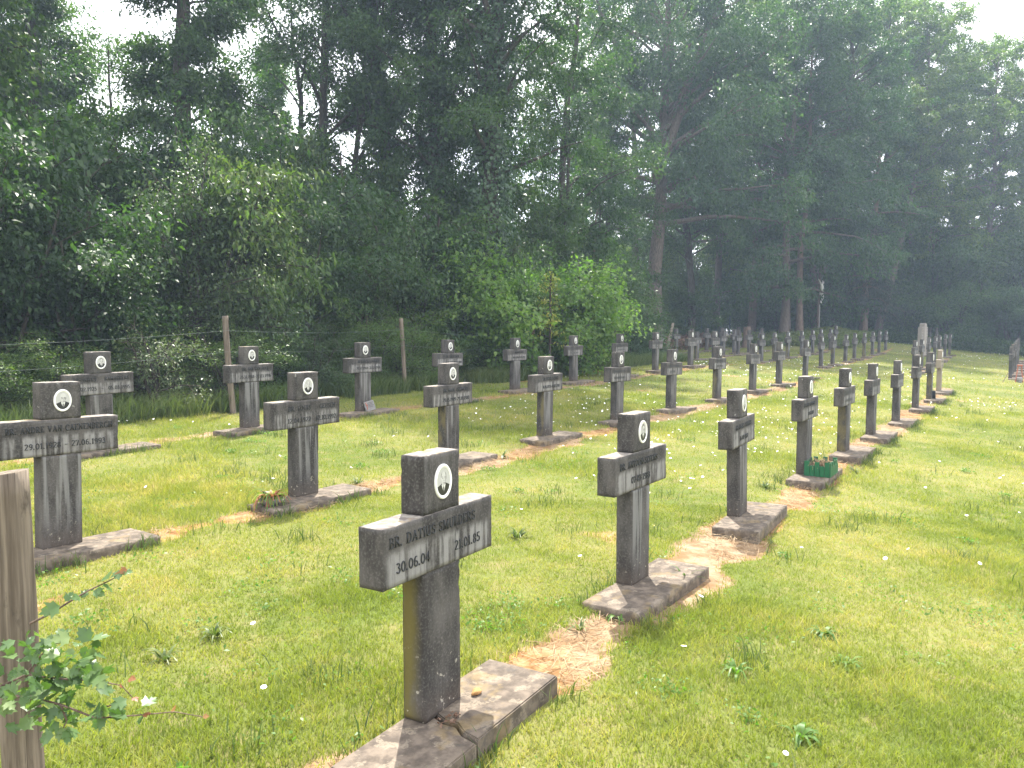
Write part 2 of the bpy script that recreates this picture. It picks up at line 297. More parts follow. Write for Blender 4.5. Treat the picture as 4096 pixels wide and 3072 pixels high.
def ground_mat():
    m, t, b = mat('lawn_soil', .95, .1); n = N(t); tcn = n.new('ShaderNodeTexCoord'); at_ = n.new('ShaderNodeAttribute', attribute_name='dirt'); wd = n.new('ShaderNodeAttribute', attribute_name='wood')
    O = tcn.outputs['Object']; a = n.noise(O, .5, 4); c = n.noise(O, 6, 6, .65); f = n.noise(O, 45, 4, .6)
    gr = n.mix(n.ramp(a, .35, .65), (.085, .110, .024), (.150, .150, .050)); gr = n.mix(n.math('MULTIPLY', n.ramp(c, .45, .7), .55), gr, (.20, .16, .075))
    dr = n.mix(n.ramp(c, .35, .68), (.17, .105, .055), (.30, .22, .145)); dr = n.mix(n.ramp(a, .42, .6), dr, n.mix(n.ramp(c, .4, .6), (.17, .085, .032), (.30, .19, .09))); dr = n.mix(n.math('MULTIPLY', n.ramp(f, .52, .72), .45), dr, (.17, .10, .055))
    k = n.ramp(n.math('ADD', at_.outputs['Fac'], n.math('MULTIPLY', n.math('SUBTRACT', c, .5), .6)), .3, .55)
    col = n.mix(k, gr, dr)
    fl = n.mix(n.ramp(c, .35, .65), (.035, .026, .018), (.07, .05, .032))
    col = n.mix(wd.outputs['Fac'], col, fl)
    n.link(col, b.inputs['Base Color']); n.bump(n.math('ADD', n.math('MULTIPLY', c, .7), n.math('MULTIPLY', f, .3)), .7, .03, b); return m
M['ground'] = ground_mat()

# ------------------------------------------------------------------ mesh helpers
def link(name, me, parent=None, mats=None):
    o = bpy.data.objects.new(name, me); COL.objects.link(o)
    if mats:
        for q in (mats if isinstance(mats, (list, tuple)) else [mats]): me.materials.append(q)
    if parent is not None: o.parent = parent
    return o
def tag(o, label, cat, group=None, kind=None):
    o['label'] = label
    if cat: o['category'] = cat
    if group: o['group'] = group
    if kind: o['kind'] = kind
    return o
def thing(name, loc, label, cat, group=None, rz=0):
    o = bpy.data.objects.new(name, None); COL.objects.link(o); o.location = loc; o.rotation_euler = (0, 0, rz); o.empty_display_size = .2
    return tag(o, label, cat, group)
def polymesh(name, V, F, smooth=False, mi=None):
    """V (n,3); F either an (m,k) array or a list of such arrays"""
    me = bpy.data.meshes.new(name); V = np.asarray(V, np.float32)
    Fs = [np.asarray(f, np.int32) for f in (F if isinstance(F, list) else [F]) if len(f)]
    me.vertices.add(len(V)); me.vertices.foreach_set('co', V.ravel())
    loops = np.concatenate([f.ravel() for f in Fs]); cnt = np.concatenate([np.full(len(f), f.shape[1], np.int32) for f in Fs])
    me.loops.add(len(loops)); me.loops.foreach_set('vertex_index', loops)
    me.polygons.add(len(cnt)); me.polygons.foreach_set('loop_start', np.concatenate([[0], np.cumsum(cnt)[:-1]]).astype(np.int32))
    if smooth: me.polygons.foreach_set('use_smooth', np.ones(len(cnt), bool))
    if mi is not None: me.polygons.foreach_set('material_index', np.asarray(mi, np.int32))
    me.update(calc_edges=True); return me
def bm_mesh(name, bm, smooth=False):
    me = bpy.data.meshes.new(name); bmesh.ops.recalc_face_normals(bm, faces=bm.faces[:]); bm.to_mesh(me); bm.free()
    if smooth: me.polygons.foreach_set('use_smooth', [True]*len(me.polygons))
    return me
def bm_box(bm, c0, c1, bev=0.0, rot=None, mi=0):
    c = [(a+b)/2 for a, b in zip(c0, c1)]; s = [abs(b-a) for a, b in zip(c0, c1)]
    mt = Matrix.Translation(c) @ (rot.to_4x4() if rot else Matrix()) @ Matrix.Diagonal((*s, 1))
    r = bmesh.ops.create_cube(bm, size=1, matrix=mt)
    vs = r['verts']; es = list({e for v in vs for e in v.link_edges})
    if bev: r2 = bmesh.ops.bevel(bm, geom=es, offset=bev, segments=2, affect='EDGES', profile=.6); fs = r2['faces']
    if mi:
        for v in vs:
            if v.is_valid:
                for f in v.link_faces: f.material_index = mi
        if bev:
            for f in fs: f.material_index = mi
def tubes(paths, radii, sides=6):
    """list of (k,3) paths with per point radii -> V, F (tubes, closed by their taper)"""
    Vs, Fs, base = [], [], 0
    ang = np.arange(sides)*2*np.pi/sides
    for P, r in zip(paths, radii):
        P = np.asarray(P, float); k = len(P); T = np.gradient(P, axis=0); T /= np.linalg.norm(T, axis=1, keepdims=True)+1e-9
        ref = np.where(np.abs(T[:, 2:3]) > .9, np.array([[1., 0, 0]]), np.array([[0, 0, 1.]]))
        ref = np.repeat(ref[:1], k, 0)
        A = np.cross(T, ref); A /= np.linalg.norm(A, axis=1, keepdims=True)+1e-9; B = np.cross(T, A)
        ring = P[:, None] + np.asarray(r)[:, None, None]*(np.cos(ang)[None, :, None]*A[:, None] + np.sin(ang)[None, :, None]*B[:, None])
        Vs.append(ring.reshape(-1, 3)); i = np.arange(k-1)[:, None]*sides; j = np.arange(sides)[None]; j2 = (j+1) % sides
        Fs.append((np.stack([i+j, i+j2, i+sides+j2, i+sides+j], -1)+base).reshape(-1, 4)); base += k*sides
    return np.concatenate(Vs), np.concatenate(Fs)
def unit(a): return a/(np.linalg.norm(a, axis=-1, keepdims=True)+1e-9)
def leaves(rng, P, A, Nn, size, ratio=.52, droop=.12):
    """quad leaves at P with long axis A and face normal Nn"""
    n = len(P); l = size*(.65+.7*rng.random(n))[:, None]; A = unit(A); S = unit(np.cross(A, Nn)); Nn = np.cross(S, A)
    mid = P + A*l*.45; w = l*ratio*.5; tip = P + A*l + np.array([0, 0, -1.])*l*droop
    V = np.stack([P, mid - S*w + Nn*l*.07, tip, mid + S*w + Nn*l*.07], 1).reshape(-1, 3)
    return V, np.arange(n*4).reshape(-1, 4)
def copy_tree(o, parent=None):
    c = o.copy(); COL.objects.link(c)
    if parent is not None: c.parent = parent
    for ch in o.children: copy_tree(ch, c)
    return c

# ------------------------------------------------------------------ ground
def axis(lo, d0, d1, hi, step):
    a = list(np.arange(d0, d1, step)); q, s = d1, step
    while q < hi: a.append(q); s *= 1.35; q += s
    a.append(hi); q, s = d0, step; pre = []
    while q > lo:
        s *= 1.35; q -= s; pre.append(max(q, lo))
    return np.array(pre[::-1] + a)
sa = axis(-400, -2.0, 30.0, 700, .075); ta = axis(-500, -11.5, 2.0, 400, .075)
sg, tg = np.meshgrid(sa, ta, indexing='ij'); gx, gy = xy(sg, tg)
near = (sg > -5) & (sg < 60) & (tg > -22) & (tg < 8)
dm = dirt(sg, tg)*near
zz = gz(sg, tg) + (fbm(sg, tg, 1.6, 3)-.5)*.03*near - dm*.012
ns_, nt_ = sg.shape; idx = np.arange(ns_*nt_).reshape(ns_, nt_)
me = polymesh('ground', np.stack([gx, gy, zz], -1).reshape(-1, 3), np.stack([idx[:-1, :-1], idx[1:, :-1], idx[1:, 1:], idx[:-1, 1:]], -1).reshape(-1, 4), True)
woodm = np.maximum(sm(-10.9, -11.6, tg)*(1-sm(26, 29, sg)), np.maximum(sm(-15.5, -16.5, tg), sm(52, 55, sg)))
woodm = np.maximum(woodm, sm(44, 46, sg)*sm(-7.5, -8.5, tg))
for nm_, arr in (('dirt', dm), ('wood', woodm)):
    at_ = me.attributes.new(nm_, 'FLOAT', 'POINT'); at_.data.foreach_set('value', arr.ravel().astype(np.float32))
g = link('ground', me, None, M['ground']); g['kind'] = 'structure'; g['label'] = 'lawn ground with worn earth strips'

# ------------------------------------------------------------------ grass
def blade_field(rng, n, ylo, yhi, pw):
    """points in the wedge in front of the camera, thinned towards the distance"""
    u = rng.random(n); y = (ylo**pw + u*(yhi**pw-ylo**pw))**(1/pw); x = (rng.random(n)*2-1)*(y*.80+.8)
    return x, y
def on_lawn(s, t):
    lawn = ((t > -11.2) | (s > 27.5)) & (t > -15.5-.6*vnoise(s, t, .7, 3)) & (s < 53)
    return lawn & ~((s > 44.5) & (t < -8))
SLABS = [(a[1], a[2]) for a in NEAR] + [(a[1], a[2]) for a in FAR]
def off_slab(s, t):
    ok = np.ones(len(s), bool)
    for a, b in SLABS: ok &= ~((np.abs(s-a) < .55) & (t > b-.02) & (t < b+.385))
    return ok
def blades(rng, x, y, hgt, wid, two=False, lean=1.35):
    s, t = st(x, y); n = len(x); z = gz(s, t) + (fbm(s, t, 1.6, 3)-.5)*.03 - .006
    P = np.stack([x, y, z], 1); a = rng.random(n)*6.283; h = hgt*(.45+.9*rng.random(n)**1.3)
    S = np.stack([np.cos(a), np.sin(a), np.zeros(n)], 1)*(wid*(.6+.8*rng.random(n)))[:, None]
    b = rng.random(n)*6.283; ln = h*lean*rng.random(n); D = np.stack([np.cos(b)*ln, np.sin(b)*ln, h], 1)
    if two:
        m1 = P + D*np.array([.35, .35, .6]); V = np.stack([P-S, P+S, m1+S*.8, m1-S*.8, P+D], 1).reshape(-1, 3); i = np.arange(n)[:, None]*5
        return V, [i+np.array([[0, 1, 2, 3]]), i+np.array([[3, 2, 4]])]
    V = np.stack([P-S, P+S, P+D], 1).reshape(-1, 3); return V, [np.arange(n*3).reshape(-1, 3)]
rng = np.random.default_rng(11)
gv, gf3, gf4, base = [], [], [], 0
for n, y0, y1, pw, h, w, two in ((420000, 1.9, 7.2, 1.35, .040, .0021, True), (400000, 6.6, 17, 1.1, .044, .0042, False), (300000, 16, 58, .9, .05, .010, False)):
    x, y = blade_field(rng, n, y0, y1, pw); s, t = st(x, y)
    d = dirt(s, t); clump = fbm(s, t, 5.0, 77)
    keep = (rng.random(n) > (d-.12)*1.15) & (rng.random(n) < .35+1.3*clump) & on_lawn(s, t) & off_slab(s, t)
    x, y = x[keep], y[keep]; s, t = s[keep], t[keep]
    big = .65+.9*sm(.35, .75, fbm(s, t, .9, 19))
    V, F = blades(rng, x, y, h*big, w, two)
    gv.append(V)
    for f in F: (gf3 if f.shape[1] == 3 else gf4).append(f+base)
    base += len(V)
me = polymesh('grass', np.concatenate(gv), [np.concatenate(gf4), np.concatenate(gf3)])
o = link('grass', me, None, M['grass']); tag(o, 'short mown yellow green lawn grass', None, None, 'stuff')
# taller tufts that grow against slabs and along the fence line
x, y = [], []
for a, b in SLABS[:26]:
    n = rng.integers(160, 320); k = rng.random(n); s = a-.62+1.24*k; t = b+.385+rng.exponential(.035, n); q_ = vnoise(s*6, t*0+a, 1.0) > .38; s, t = s[q_], t[q_]; x_, y_ = xy(s, t); x.append(x_); y.append(y_)
    n = rng.integers(40, 90); k = rng.random(n); s = a-.6+1.2*k; t = b-.03-rng.exponential(.05, n); x_, y_ = xy(s, t); x.append(x_); y.append(y_)
for k in range(300):
    c = rng.random(2)**np.array([1.6, .8])*np.array([24, 12])+np.array([-.5, -9.5]); n = rng.integers(12, 60); x_, y_ = xy(c[0]+rng.normal(0, .09, n), c[1]+rng.normal(0, .09, n)); x.append(x_); y.append(y_)
x = np.concatenate(x); y = np.concatenate(y); k = rng.random(len(x)) > dirt(*st(x, y))*1.6; x, y = x[k], y[k]
V1, F1 = blades(rng, x, y, .10, .0032, True, 1.0)
n = 46000; s = rng.random(n)*31-3; t = -10.7-.9*rng.random(n)**1.5*1.6+.35*fbm(s, np.zeros(n), .8, 5); k = fbm(s, t, 1.1, 40) > .42; x, y = xy(s[k], t[k])
V2, F2 = blades(rng, x, y, .34, .006, True, 1.1)
me = polymesh('tall_grass', np.concatenate([V1, V2]), [np.concatenate([F1[0], F2[0]+len(V1)]), np.concatenate([F1[1], F2[1]+len(V1)])])
o = link('tall_grass', me, None, M['tallgrass']); tag(o, 'uncut grass tufts beside slabs and along the fence line', None, None, 'stuff')
# clover, plantain and other small leaves that break up the turf
lx, ly = [], []
for k in range(170):
    y0 = 2.2+9*rng.random()**1.3; x0 = (rng.random()*2-1)*(.75*y0+.5); n = rng.integers(14, 80); rad = rng.uniform(.03, .13); lx.append(x0+rng.normal(0, rad, n)); ly.append(y0+rng.normal(0, rad, n))
lx = np.concatenate(lx); ly = np.concatenate(ly); s, t = st(lx, ly); k = on_lawn(s, t) & off_slab(s, t) & (dirt(s, t) < .6); lx, ly = lx[k], ly[k]; n = len(lx)
P = np.stack([lx, ly, gzw(lx, ly)+.008+.035*rng.random(n)], 1)
V, F = leaves(rng, P, rng.normal(0, 1, (n, 3))*np.array([1, 1, .6])+np.array([0, 0, .35]), rng.normal(0, .5, (n, 3))+np.array([0, 0, 1.]), .025, .5)
o = link('lawn_weeds', polymesh('lawn_weeds', V, F), None, M['weed']); tag(o, 'clover and small broad leaves mixed into the turf', None, None, 'stuff')
# straw on the worn strips
n = 90000; s = rng.random(n)*27; row = rng.integers(0, 3, n); t = np.array([-1.93, -5.28, -8.85])[row]+rng.normal(0, .24, n)
k = (rng.random(n) < dirt(s, t)*1.1) & off_slab(s, t) & (rng.random(n) < np.where(row == 0, .55, 1)*sm(.42, .6, fbm(s, t, 1.3, 90))+.06); s, t = s[k], t[k]; n = len(s); x, y = xy(s, t)
P = np.stack([x, y, gz(s, t)+.002+.02*rng.random(n)], 1); a = rng.random(n)*6.28; l = .03+.09*rng.random(n)
D = np.stack([np.cos(a)*l, np.sin(a)*l, .015*rng.normal(0, 1, n)], 1); S = np.stack([-np.sin(a), np.cos(a), .3*rng.normal(0, 1, n)], 1)*.0016
me = polymesh('dry_straw', np.stack([P-D/2-S, P+D/2-S, P+D/2+S, P-D/2+S], 1).reshape(-1, 3), np.arange(n*4).reshape(-1, 4))
o = link('dry_straw', me, None, M['straw']); tag(o, 'dry cut grass lying on bare earth between slabs', None, None, 'stuff')
# daisies
def discs(rng, P, r, k=7, tilt=.35):
    n = len(P); N_ = unit(np.stack([rng.normal(0, tilt, n), rng.normal(0, tilt, n)-.15, np.ones(n)], 1)); A = unit(np.cross(N_, np.array([0.3, 1, 0.1]))); B = np.cross(N_, A)
    a = np.arange(k)*2*np.pi/k; r = np.broadcast_to(r, (n,))[:, None, None]
    return (P[:, None] + r*(np.cos(a)[None, :, None]*A[:, None]+np.sin(a)[None, :, None]*B[:, None])).reshape(-1, 3), np.arange(n*k).reshape(-1, k), N_
x, y = blade_field(rng, 30000, 2.5, 50, 1.0); s, t = st(x, y)
dens = .012+.06*sm(5, 8, y)+1.0*sm(.5, .72, fbm(s, t, .28, 60))*sm(6, 13, y)
dens = np.where((t > -1) & (s > 14), dens*1.3, dens)
k = (rng.random(len(x)) < dens*.42) & on_lawn(s, t) & off_slab(s, t) & (dirt(s, t) < .3); x, y = x[k], y[k]; n = len(x)
P = np.stack([x, y, gzw(x, y)+.045+.03*rng.random(n)], 1)
V, F, N_ = discs(rng, P, .011+.006*rng.random(n)+.006*sm(12, 30, y)); V2, F2, _ = discs(rng, P+N_*.003, .005, 5)
me = polymesh('daisies', np.concatenate([V, V2]), [F, F2+len(V)], mi=np.concatenate([np.zeros(n), np.ones(n)]))
o = link('daisy_ground_cover', me, None, [M['daisy'], M['daisy_eye']]); tag(o, 'white daisies scattered through the mown lawn', None, None, 'stuff')

# ------------------------------------------------------------------ grave crosses
CW, CDP, CA, CZB, CZT, CH, SB = .256, .113, .767, .616, .855, 1.10, .068
def box_mesh(name, c0, c1, bev, m):
    bm = bmesh.new(); bm_box(bm, c0, c1, bev); me = bm_mesh(name, bm); me.materials.append(m); return me
def worn_box(name, c0, c1, m, seed, step=.022):
    """cast concrete block with rounded, slightly chipped arrises"""
    rs = np.random.default_rng(seed); n = [max(2, int(round((b-a)/step))) for a, b in zip(c0, c1)]; idx = {}; V = []; F = []
    def vid(i, j, k):
        key = (i, j, k)
        if key not in idx:
            q = [a+(b-a)*t/m_ for a, b, t, m_ in zip(c0, c1, key, n)]; ext = [t in (0, m_) for t, m_ in zip(key, n)]; u, w = sum(q)*31+seed, (q[0]-q[2])*27
            chip = float(vnoise(u, w, 1.0)); d = .0012+.0016*rs.random()+(.007*max(0, chip-.78)/.22 if sum(ext) > 1 else 0)
            if sum(ext) > 1:
                q = [v if not e else v+(d*.6 if t == 0 else -d*.6) for v, e, t in zip(q, ext, key)]
            else: q = [v+rs.normal(0, .0004) for v in q]
            idx[key] = len(V); V.append(q)
        return idx[key]
    for ax in range(3):
        b, c = (ax+1) % 3, (ax+2) % 3
        for side in (0, n[ax]):
            for i in range(n[b]):
                for j in range(n[c]):
                    q = []
                    for di, dj in ((0, 0), (1, 0), (1, 1), (0, 1)):
                        k = [0, 0, 0]; k[ax] = side; k[b] = i+di; k[c] = j+dj; q.append(vid(*k))
                    F.append(q if side else q[::-1])
    me = polymesh(name, V, np.array(F)); me.materials.append(m); return me
ME_SHAFTS = [worn_box('shaft', (-CW/2, -CDP, SB-.01), (CW/2, 0, SB+CZB), M['shaft'], i+1) for i in range(3)]
ME_SHAFT_A = worn_box('shaft', (-CW/2, -CDP, SB-.01), (CW/2, 0, SB+CZB), M['shaft_algae'], 5)
ME_BARS = [worn_box('crossbar', (-CA/2, -CDP-.003, SB+CZB), (CA/2, .003, SB+CZT), M['bar'], i+11) for i in range(4)]
ME_HEADS = [worn_box('head_block', (-CW/2, -CDP, SB+CZT), (CW/2, 0, SB+CH), M['head'], i+21) for i in range(4)]
ME_SLABS = [worn_box('base_slab', (-.56, -.375, -.10), (.54, .004, SB), M['slab'], i+31, .03) for i in range(3)]
PALE = {}
for k_, mm in (('shaft', ME_SHAFTS[0]), ('bar', ME_BARS[0]), ('head', ME_HEADS[0])):
    c_ = mm.copy(); c_.materials.clear(); c_.materials.append(M['pale']); PALE[k_] = c_
def cracked_slab():
    bm = bmesh.new()
    edge = [(-.03, .0), (-.045, -.1), (-.075, -.17), (-.07, -.23), (-.115, -.29), (-.137, -.375)]
    for side in (0, 1):
        g = .006 if side else -.006
        pts = [(x+g, y) for x, y in edge]
        poly = pts + ([(.54, -.375), (.54, .004)] if side else [(-.56, -.375), (-.56, .004)])
        poly[0] = (poly[0][0], .004)
        dz = -.012 if not side else 0
        vb = [bm.verts.new((x, y, -.10)) for x, y in poly]; vt = [bm.verts.new((x, y, SB+dz)) for x, y in poly]
        bm.faces.new(vt); bm.faces.new(vb[::-1])
        k = len(poly)
        for i in range(k): bm.faces.new((vb[i], vb[(i+1) % k], vt[(i+1) % k], vt[i]))
    bmesh.ops.recalc_face_normals(bm, faces=bm.faces[:])
    es = [e for e in bm.edges if abs(e.verts[0].co.z-e.verts[1].co.z) < 1e-4 and e.verts[0].co.z > 0]
    bmesh.ops.bevel(bm, geom=es, offset=.006, segments=2, affect='EDGES')
    me = bm_mesh('base_slab', bm); me.materials.append(M['slab']); return me
ME_SLAB_CR = cracked_slab()

# --- raised serif letters drawn as strokes
def arc(cx, cy_, rx, ry, a0, a1, k=9): return [(cx+rx*math.cos(R(a0+(a1-a0)*i/(k-1))), cy_+ry*math.sin(R(a0+(a1-a0)*i/(k-1)))) for i in range(k)]
TH, TN = .15, .075
def V_(x, y0=0, y1=1, w=TH, s='bt'):
    st_ = [([(x, y0), (x, y1)], w)]
    for q in s: st_.append(([(x-.15, y0+.03), (x+.15, y0+.03)], .06) if q == 'b' else ([(x-.15, y1-.03), (x+.15, y1-.03)], .06))
    return st_
G = {
 'A': (.80, [([(.12, 0), (.40, 1)], TN), ([(.40, 1), (.70, 0)], TH), ([(.22, .34), (.58, .34)], TN), ([(0, .03), (.24, .03)], .06), ([(.56, .03), (.84, .03)], .06)]),
 'B': (.68, V_(.15)+[([(.15, .97)]+arc(.36, .755, .19, .215, 90, -90)+[(.15, .54)], .10), ([(.36, .54)]+arc(.37, .285, .22, .255, 90, -90)+[(.15, .03)], .11)]),
 'C': (.72, [(arc(.42, .5, .33, .47, 50, 310, 14), .12), ([(.64, .96), (.64, .70)], .06)]),
 'D': (.76, V_(.15)+[([(.15, .97)]+arc(.34, .5, .33, .47, 90, -90, 11)+[(.15, .03)], .12)]),
 'E': (.64, V_(.15)+[([(.15, .96), (.56, .96), (.56, .78)], TN), ([(.15, .52), (.45, .52)], TN), ([(.15, .04), (.58, .04), (.58, .24)], TN)]),
 'F': (.60, V_(.15)+[([(.15, .96), (.56, .96), (.56, .78)], TN), ([(.15, .52), (.45, .52)], TN)]),
 'G': (.78, [(arc(.42, .5, .33, .47, 50, 330, 14), .12), ([(.70, 0), (.70, .42)], .11), ([(.52, .42), (.82, .42)], .06)]),
 'H': (.82, V_(.15)+V_(.66)+[([(.15, .52), (.66, .52)], TN)]),
 'I': (.32, V_(.16)), 'J': (.46, V_(.26, .2, 1, TH, 't')+[(arc(.10, .16, .16, .14, 0, -150, 6), .09)]),
 'K': (.78, V_(.15)+[([(.15, .42), (.62, .98)], TN), ([(.30, .58), (.68, .02)], TH), ([(.52, .97), (.76, .97)], .06), ([(.56, .03), (.82, .03)], .06)]),
 'L': (.60, V_(.15)+[([(.15, .04), (.56, .04), (.56, .26)], TN)]),
 'M': (.94, V_(.13, 0, 1, TN, 'bt')+[([(.13, 1), (.46, .05)], TH), ([(.46, .05), (.78, 1)], TN)]+V_(.78)),
 'N': (.82, V_(.13, 0, 1, TN)+[([(.13, 1), (.66, .02)], TH)]+V_(.66, 0, 1, TN, 't')),
 'O': (.80, [(arc(.40, .5, .32, .46, 0, 360, 20), .12)]),
 'P': (.64, V_(.15)+[([(.15, .97)]+arc(.34, .72, .22, .25, 90, -90)+[(.15, .47)], .11)]),
 'R': (.74, V_(.15)+[([(.15, .97)]+arc(.34, .73, .21, .24, 90, -90)+[(.15, .49)], .11), ([(.36, .48), (.66, .02)], TH), ([(.56, .03), (.78, .03)], .06)]),
 'S': (.60, [(arc(.30, .74, .20, .22, 30, 250, 9)+arc(.30, .27, .22, .24, 75, -150, 9), .115), ([(.52, .95), (.52, .76)], .06), ([(.07, .05), (.07, .26)], .06)]),
 'T': (.70, V_(.34, 0, 1, TH, 'b')+[([(.04, .76), (.04, .96), (.64, .96), (.64, .76)], TN)]),
 'U': (.80, [([(.15, 1), (.15, .3)]+arc(.40, .27, .25, .24, 180, 360, 9)+[(.65, 1)], .12), ([(0, .97), (.30, .97)], .06), ([(.52, .97), (.80, .97)], .06)]),
 'V': (.76, [([(.10, 1), (.38, .02)], TH), ([(.38, .02), (.64, 1)], TN), ([(-.02, .97), (.24, .97)], .06), ([(.52, .97), (.76, .97)], .06)]),
 'W': (1.06, [([(.10, 1), (.30, .02)], TH), ([(.30, .02), (.52, .9)], TN), ([(.52, .9), (.74, .02)], TH), ([(.74, .02), (.94, 1)], TN), ([(0, .97), (.22, .97)], .06), ([(.84, .97), (1.04, .97)], .06)]),
 'Y': (.74, [([(.10, 1), (.36, .48)], TH), ([(.36, .48), (.62, 1)], TN)]+V_(.36, 0, .5, TH, 'b')),
 'Z': (.66, [([(.08, .96), (.58, .96), (.08, .04), (.60, .04)], .10)]),
 '0': (.66, [(arc(.33, .5, .25, .46, 0, 360, 18), .12)]), '1': (.46, V_(.25, 0, 1, TH, 'b')+[([(.08, .80), (.25, .97)], .08)]),
 '2': (.62, [(arc(.30, .72, .22, .24, 160, -30, 9)+[(.08, .05), (.58, .05)], .11)]),
 '3': (.60, [(arc(.27, .75, .20, .20, 150, -90, 8), .11), (arc(.28, .28, .24, .25, 90, -155, 9), .12)]),
 '4': (.68, [([(.46, 0), (.46, .98), (.05, .30), (.64, .30)], .11)]), '5': (.60, [([(.52, .95), (.14, .95), (.12, .55)]+arc(.28, .30, .25, .27, 110, -150, 9), .11)]),
 '6': (.62, [(arc(.38, .5, .28, .46, 70, 180, 7), .11), (arc(.33, .29, .23, .26, 0, 360, 14), .11)]), '7': (.58, [([(.06, .74), (.06, .94), (.56, .94), (.24, 0)], .11)]),
 '8': (.62, [(arc(.31, .74, .19, .21, 0, 360, 14), .11), (arc(.31, .27, .23, .25, 0, 360, 14), .12)]), '9': (.62, [(arc(.31, .70, .23, .26, 0, 360, 14), .11), (arc(.26, .5, .28, .46, 0, -110, 7), .11)]),
 '.': (.26, [([(.11, 0), (.11, .15)], .15)]), '-': (.40, [([(.06, .42), (.34, .42)], .10)]), '_': (.62, [([(.06, .42), (.56, .42)], .09)]), ' ': (.42, [])}
def text_width(s, h): return sum(G[c][0]+.10 for c in s)*h
def add_text(V, F, s, x0, z0, h, wmax=None, depth=.0042):
    k = 1.0
    w = text_width(s, h)
    if wmax and w > wmax: k = wmax/w
    x = x0; yb = -CDP-.003
    for c in s:
        adv, sts = G[c]
        for q, (pts, tw) in enumerate(sts):
            p = np.array(pts, float)*h; p[:, 0] *= k; tw = tw*h
            T = np.gradient(p, axis=0); T /= np.linalg.norm(T, axis=1, keepdims=True)+1e-9; S = np.stack([-T[:, 1], T[:, 0]], 1)*tw/2
            yf = yb - depth - .00012*q
            A, B = p+S, p-S; n = len(p); b = len(V)
            for a, bb in zip(A, B):
                V += [(x+a[0], yf, z0+a[1]), (x+bb[0], yf, z0+bb[1]), (x+a[0], yb+.001, z0+a[1]), (x+bb[0], yb+.001, z0+bb[1])]
            for i in range(n-1):
                o1, o2 = b+i*4, b+i*4+4
                F += [(o1, o1+1, o2+1, o2), (o1, o2, o2+2, o1+2), (o1+1, o1+3, o2+3, o2+1)]
            F += [(b, b+2, b+3, b+1), (b+n*4-4, b+n*4-3, b+n*4-1, b+n*4-2)]
        x += (adv+.10)*h*k
    return x
def inscription(lines):
    """lines: (text, start x, baseline z, letter height, widest)"""
    V, F = [], []
    for s, x0, z0, h, wm in lines: add_text(V, F, s, x0, z0+SB, h, wm)
    me = polymesh('raised_lettering', V, np.array(F)); me.materials.append(M['ink']); return me
def worn_inscription(seed, long=True):
    r = random.Random(seed); V, F = [], []; sp = 'HNEDLUIBMAROCS'
    for z0, k, x0 in ((.772, r.randint(11, 16), -.27), (.668, r.randint(10, 15) if long else 9, -.24)):
        x = x0; s = ''.join(r.choice('I1LH') for _ in range(k))
        for i in range(k):                              # lettering too far off to read: upright bars of letter size
            if r.random() < .12: x += .03; continue
            w = r.uniform(.010, .020); b = len(V); yf = -CDP-.0075
            for dx, dz in ((0, 0), (w, 0), (w, .036), (0, .036)): V.append((x+dx, yf, z0+SB+dz))
            F.append((b, b+1, b+2, b+3)); x += w+r.uniform(.012, .020)
    me = polymesh('raised_lettering', V, np.array(F)); me.materials.append(M['ink']); return me

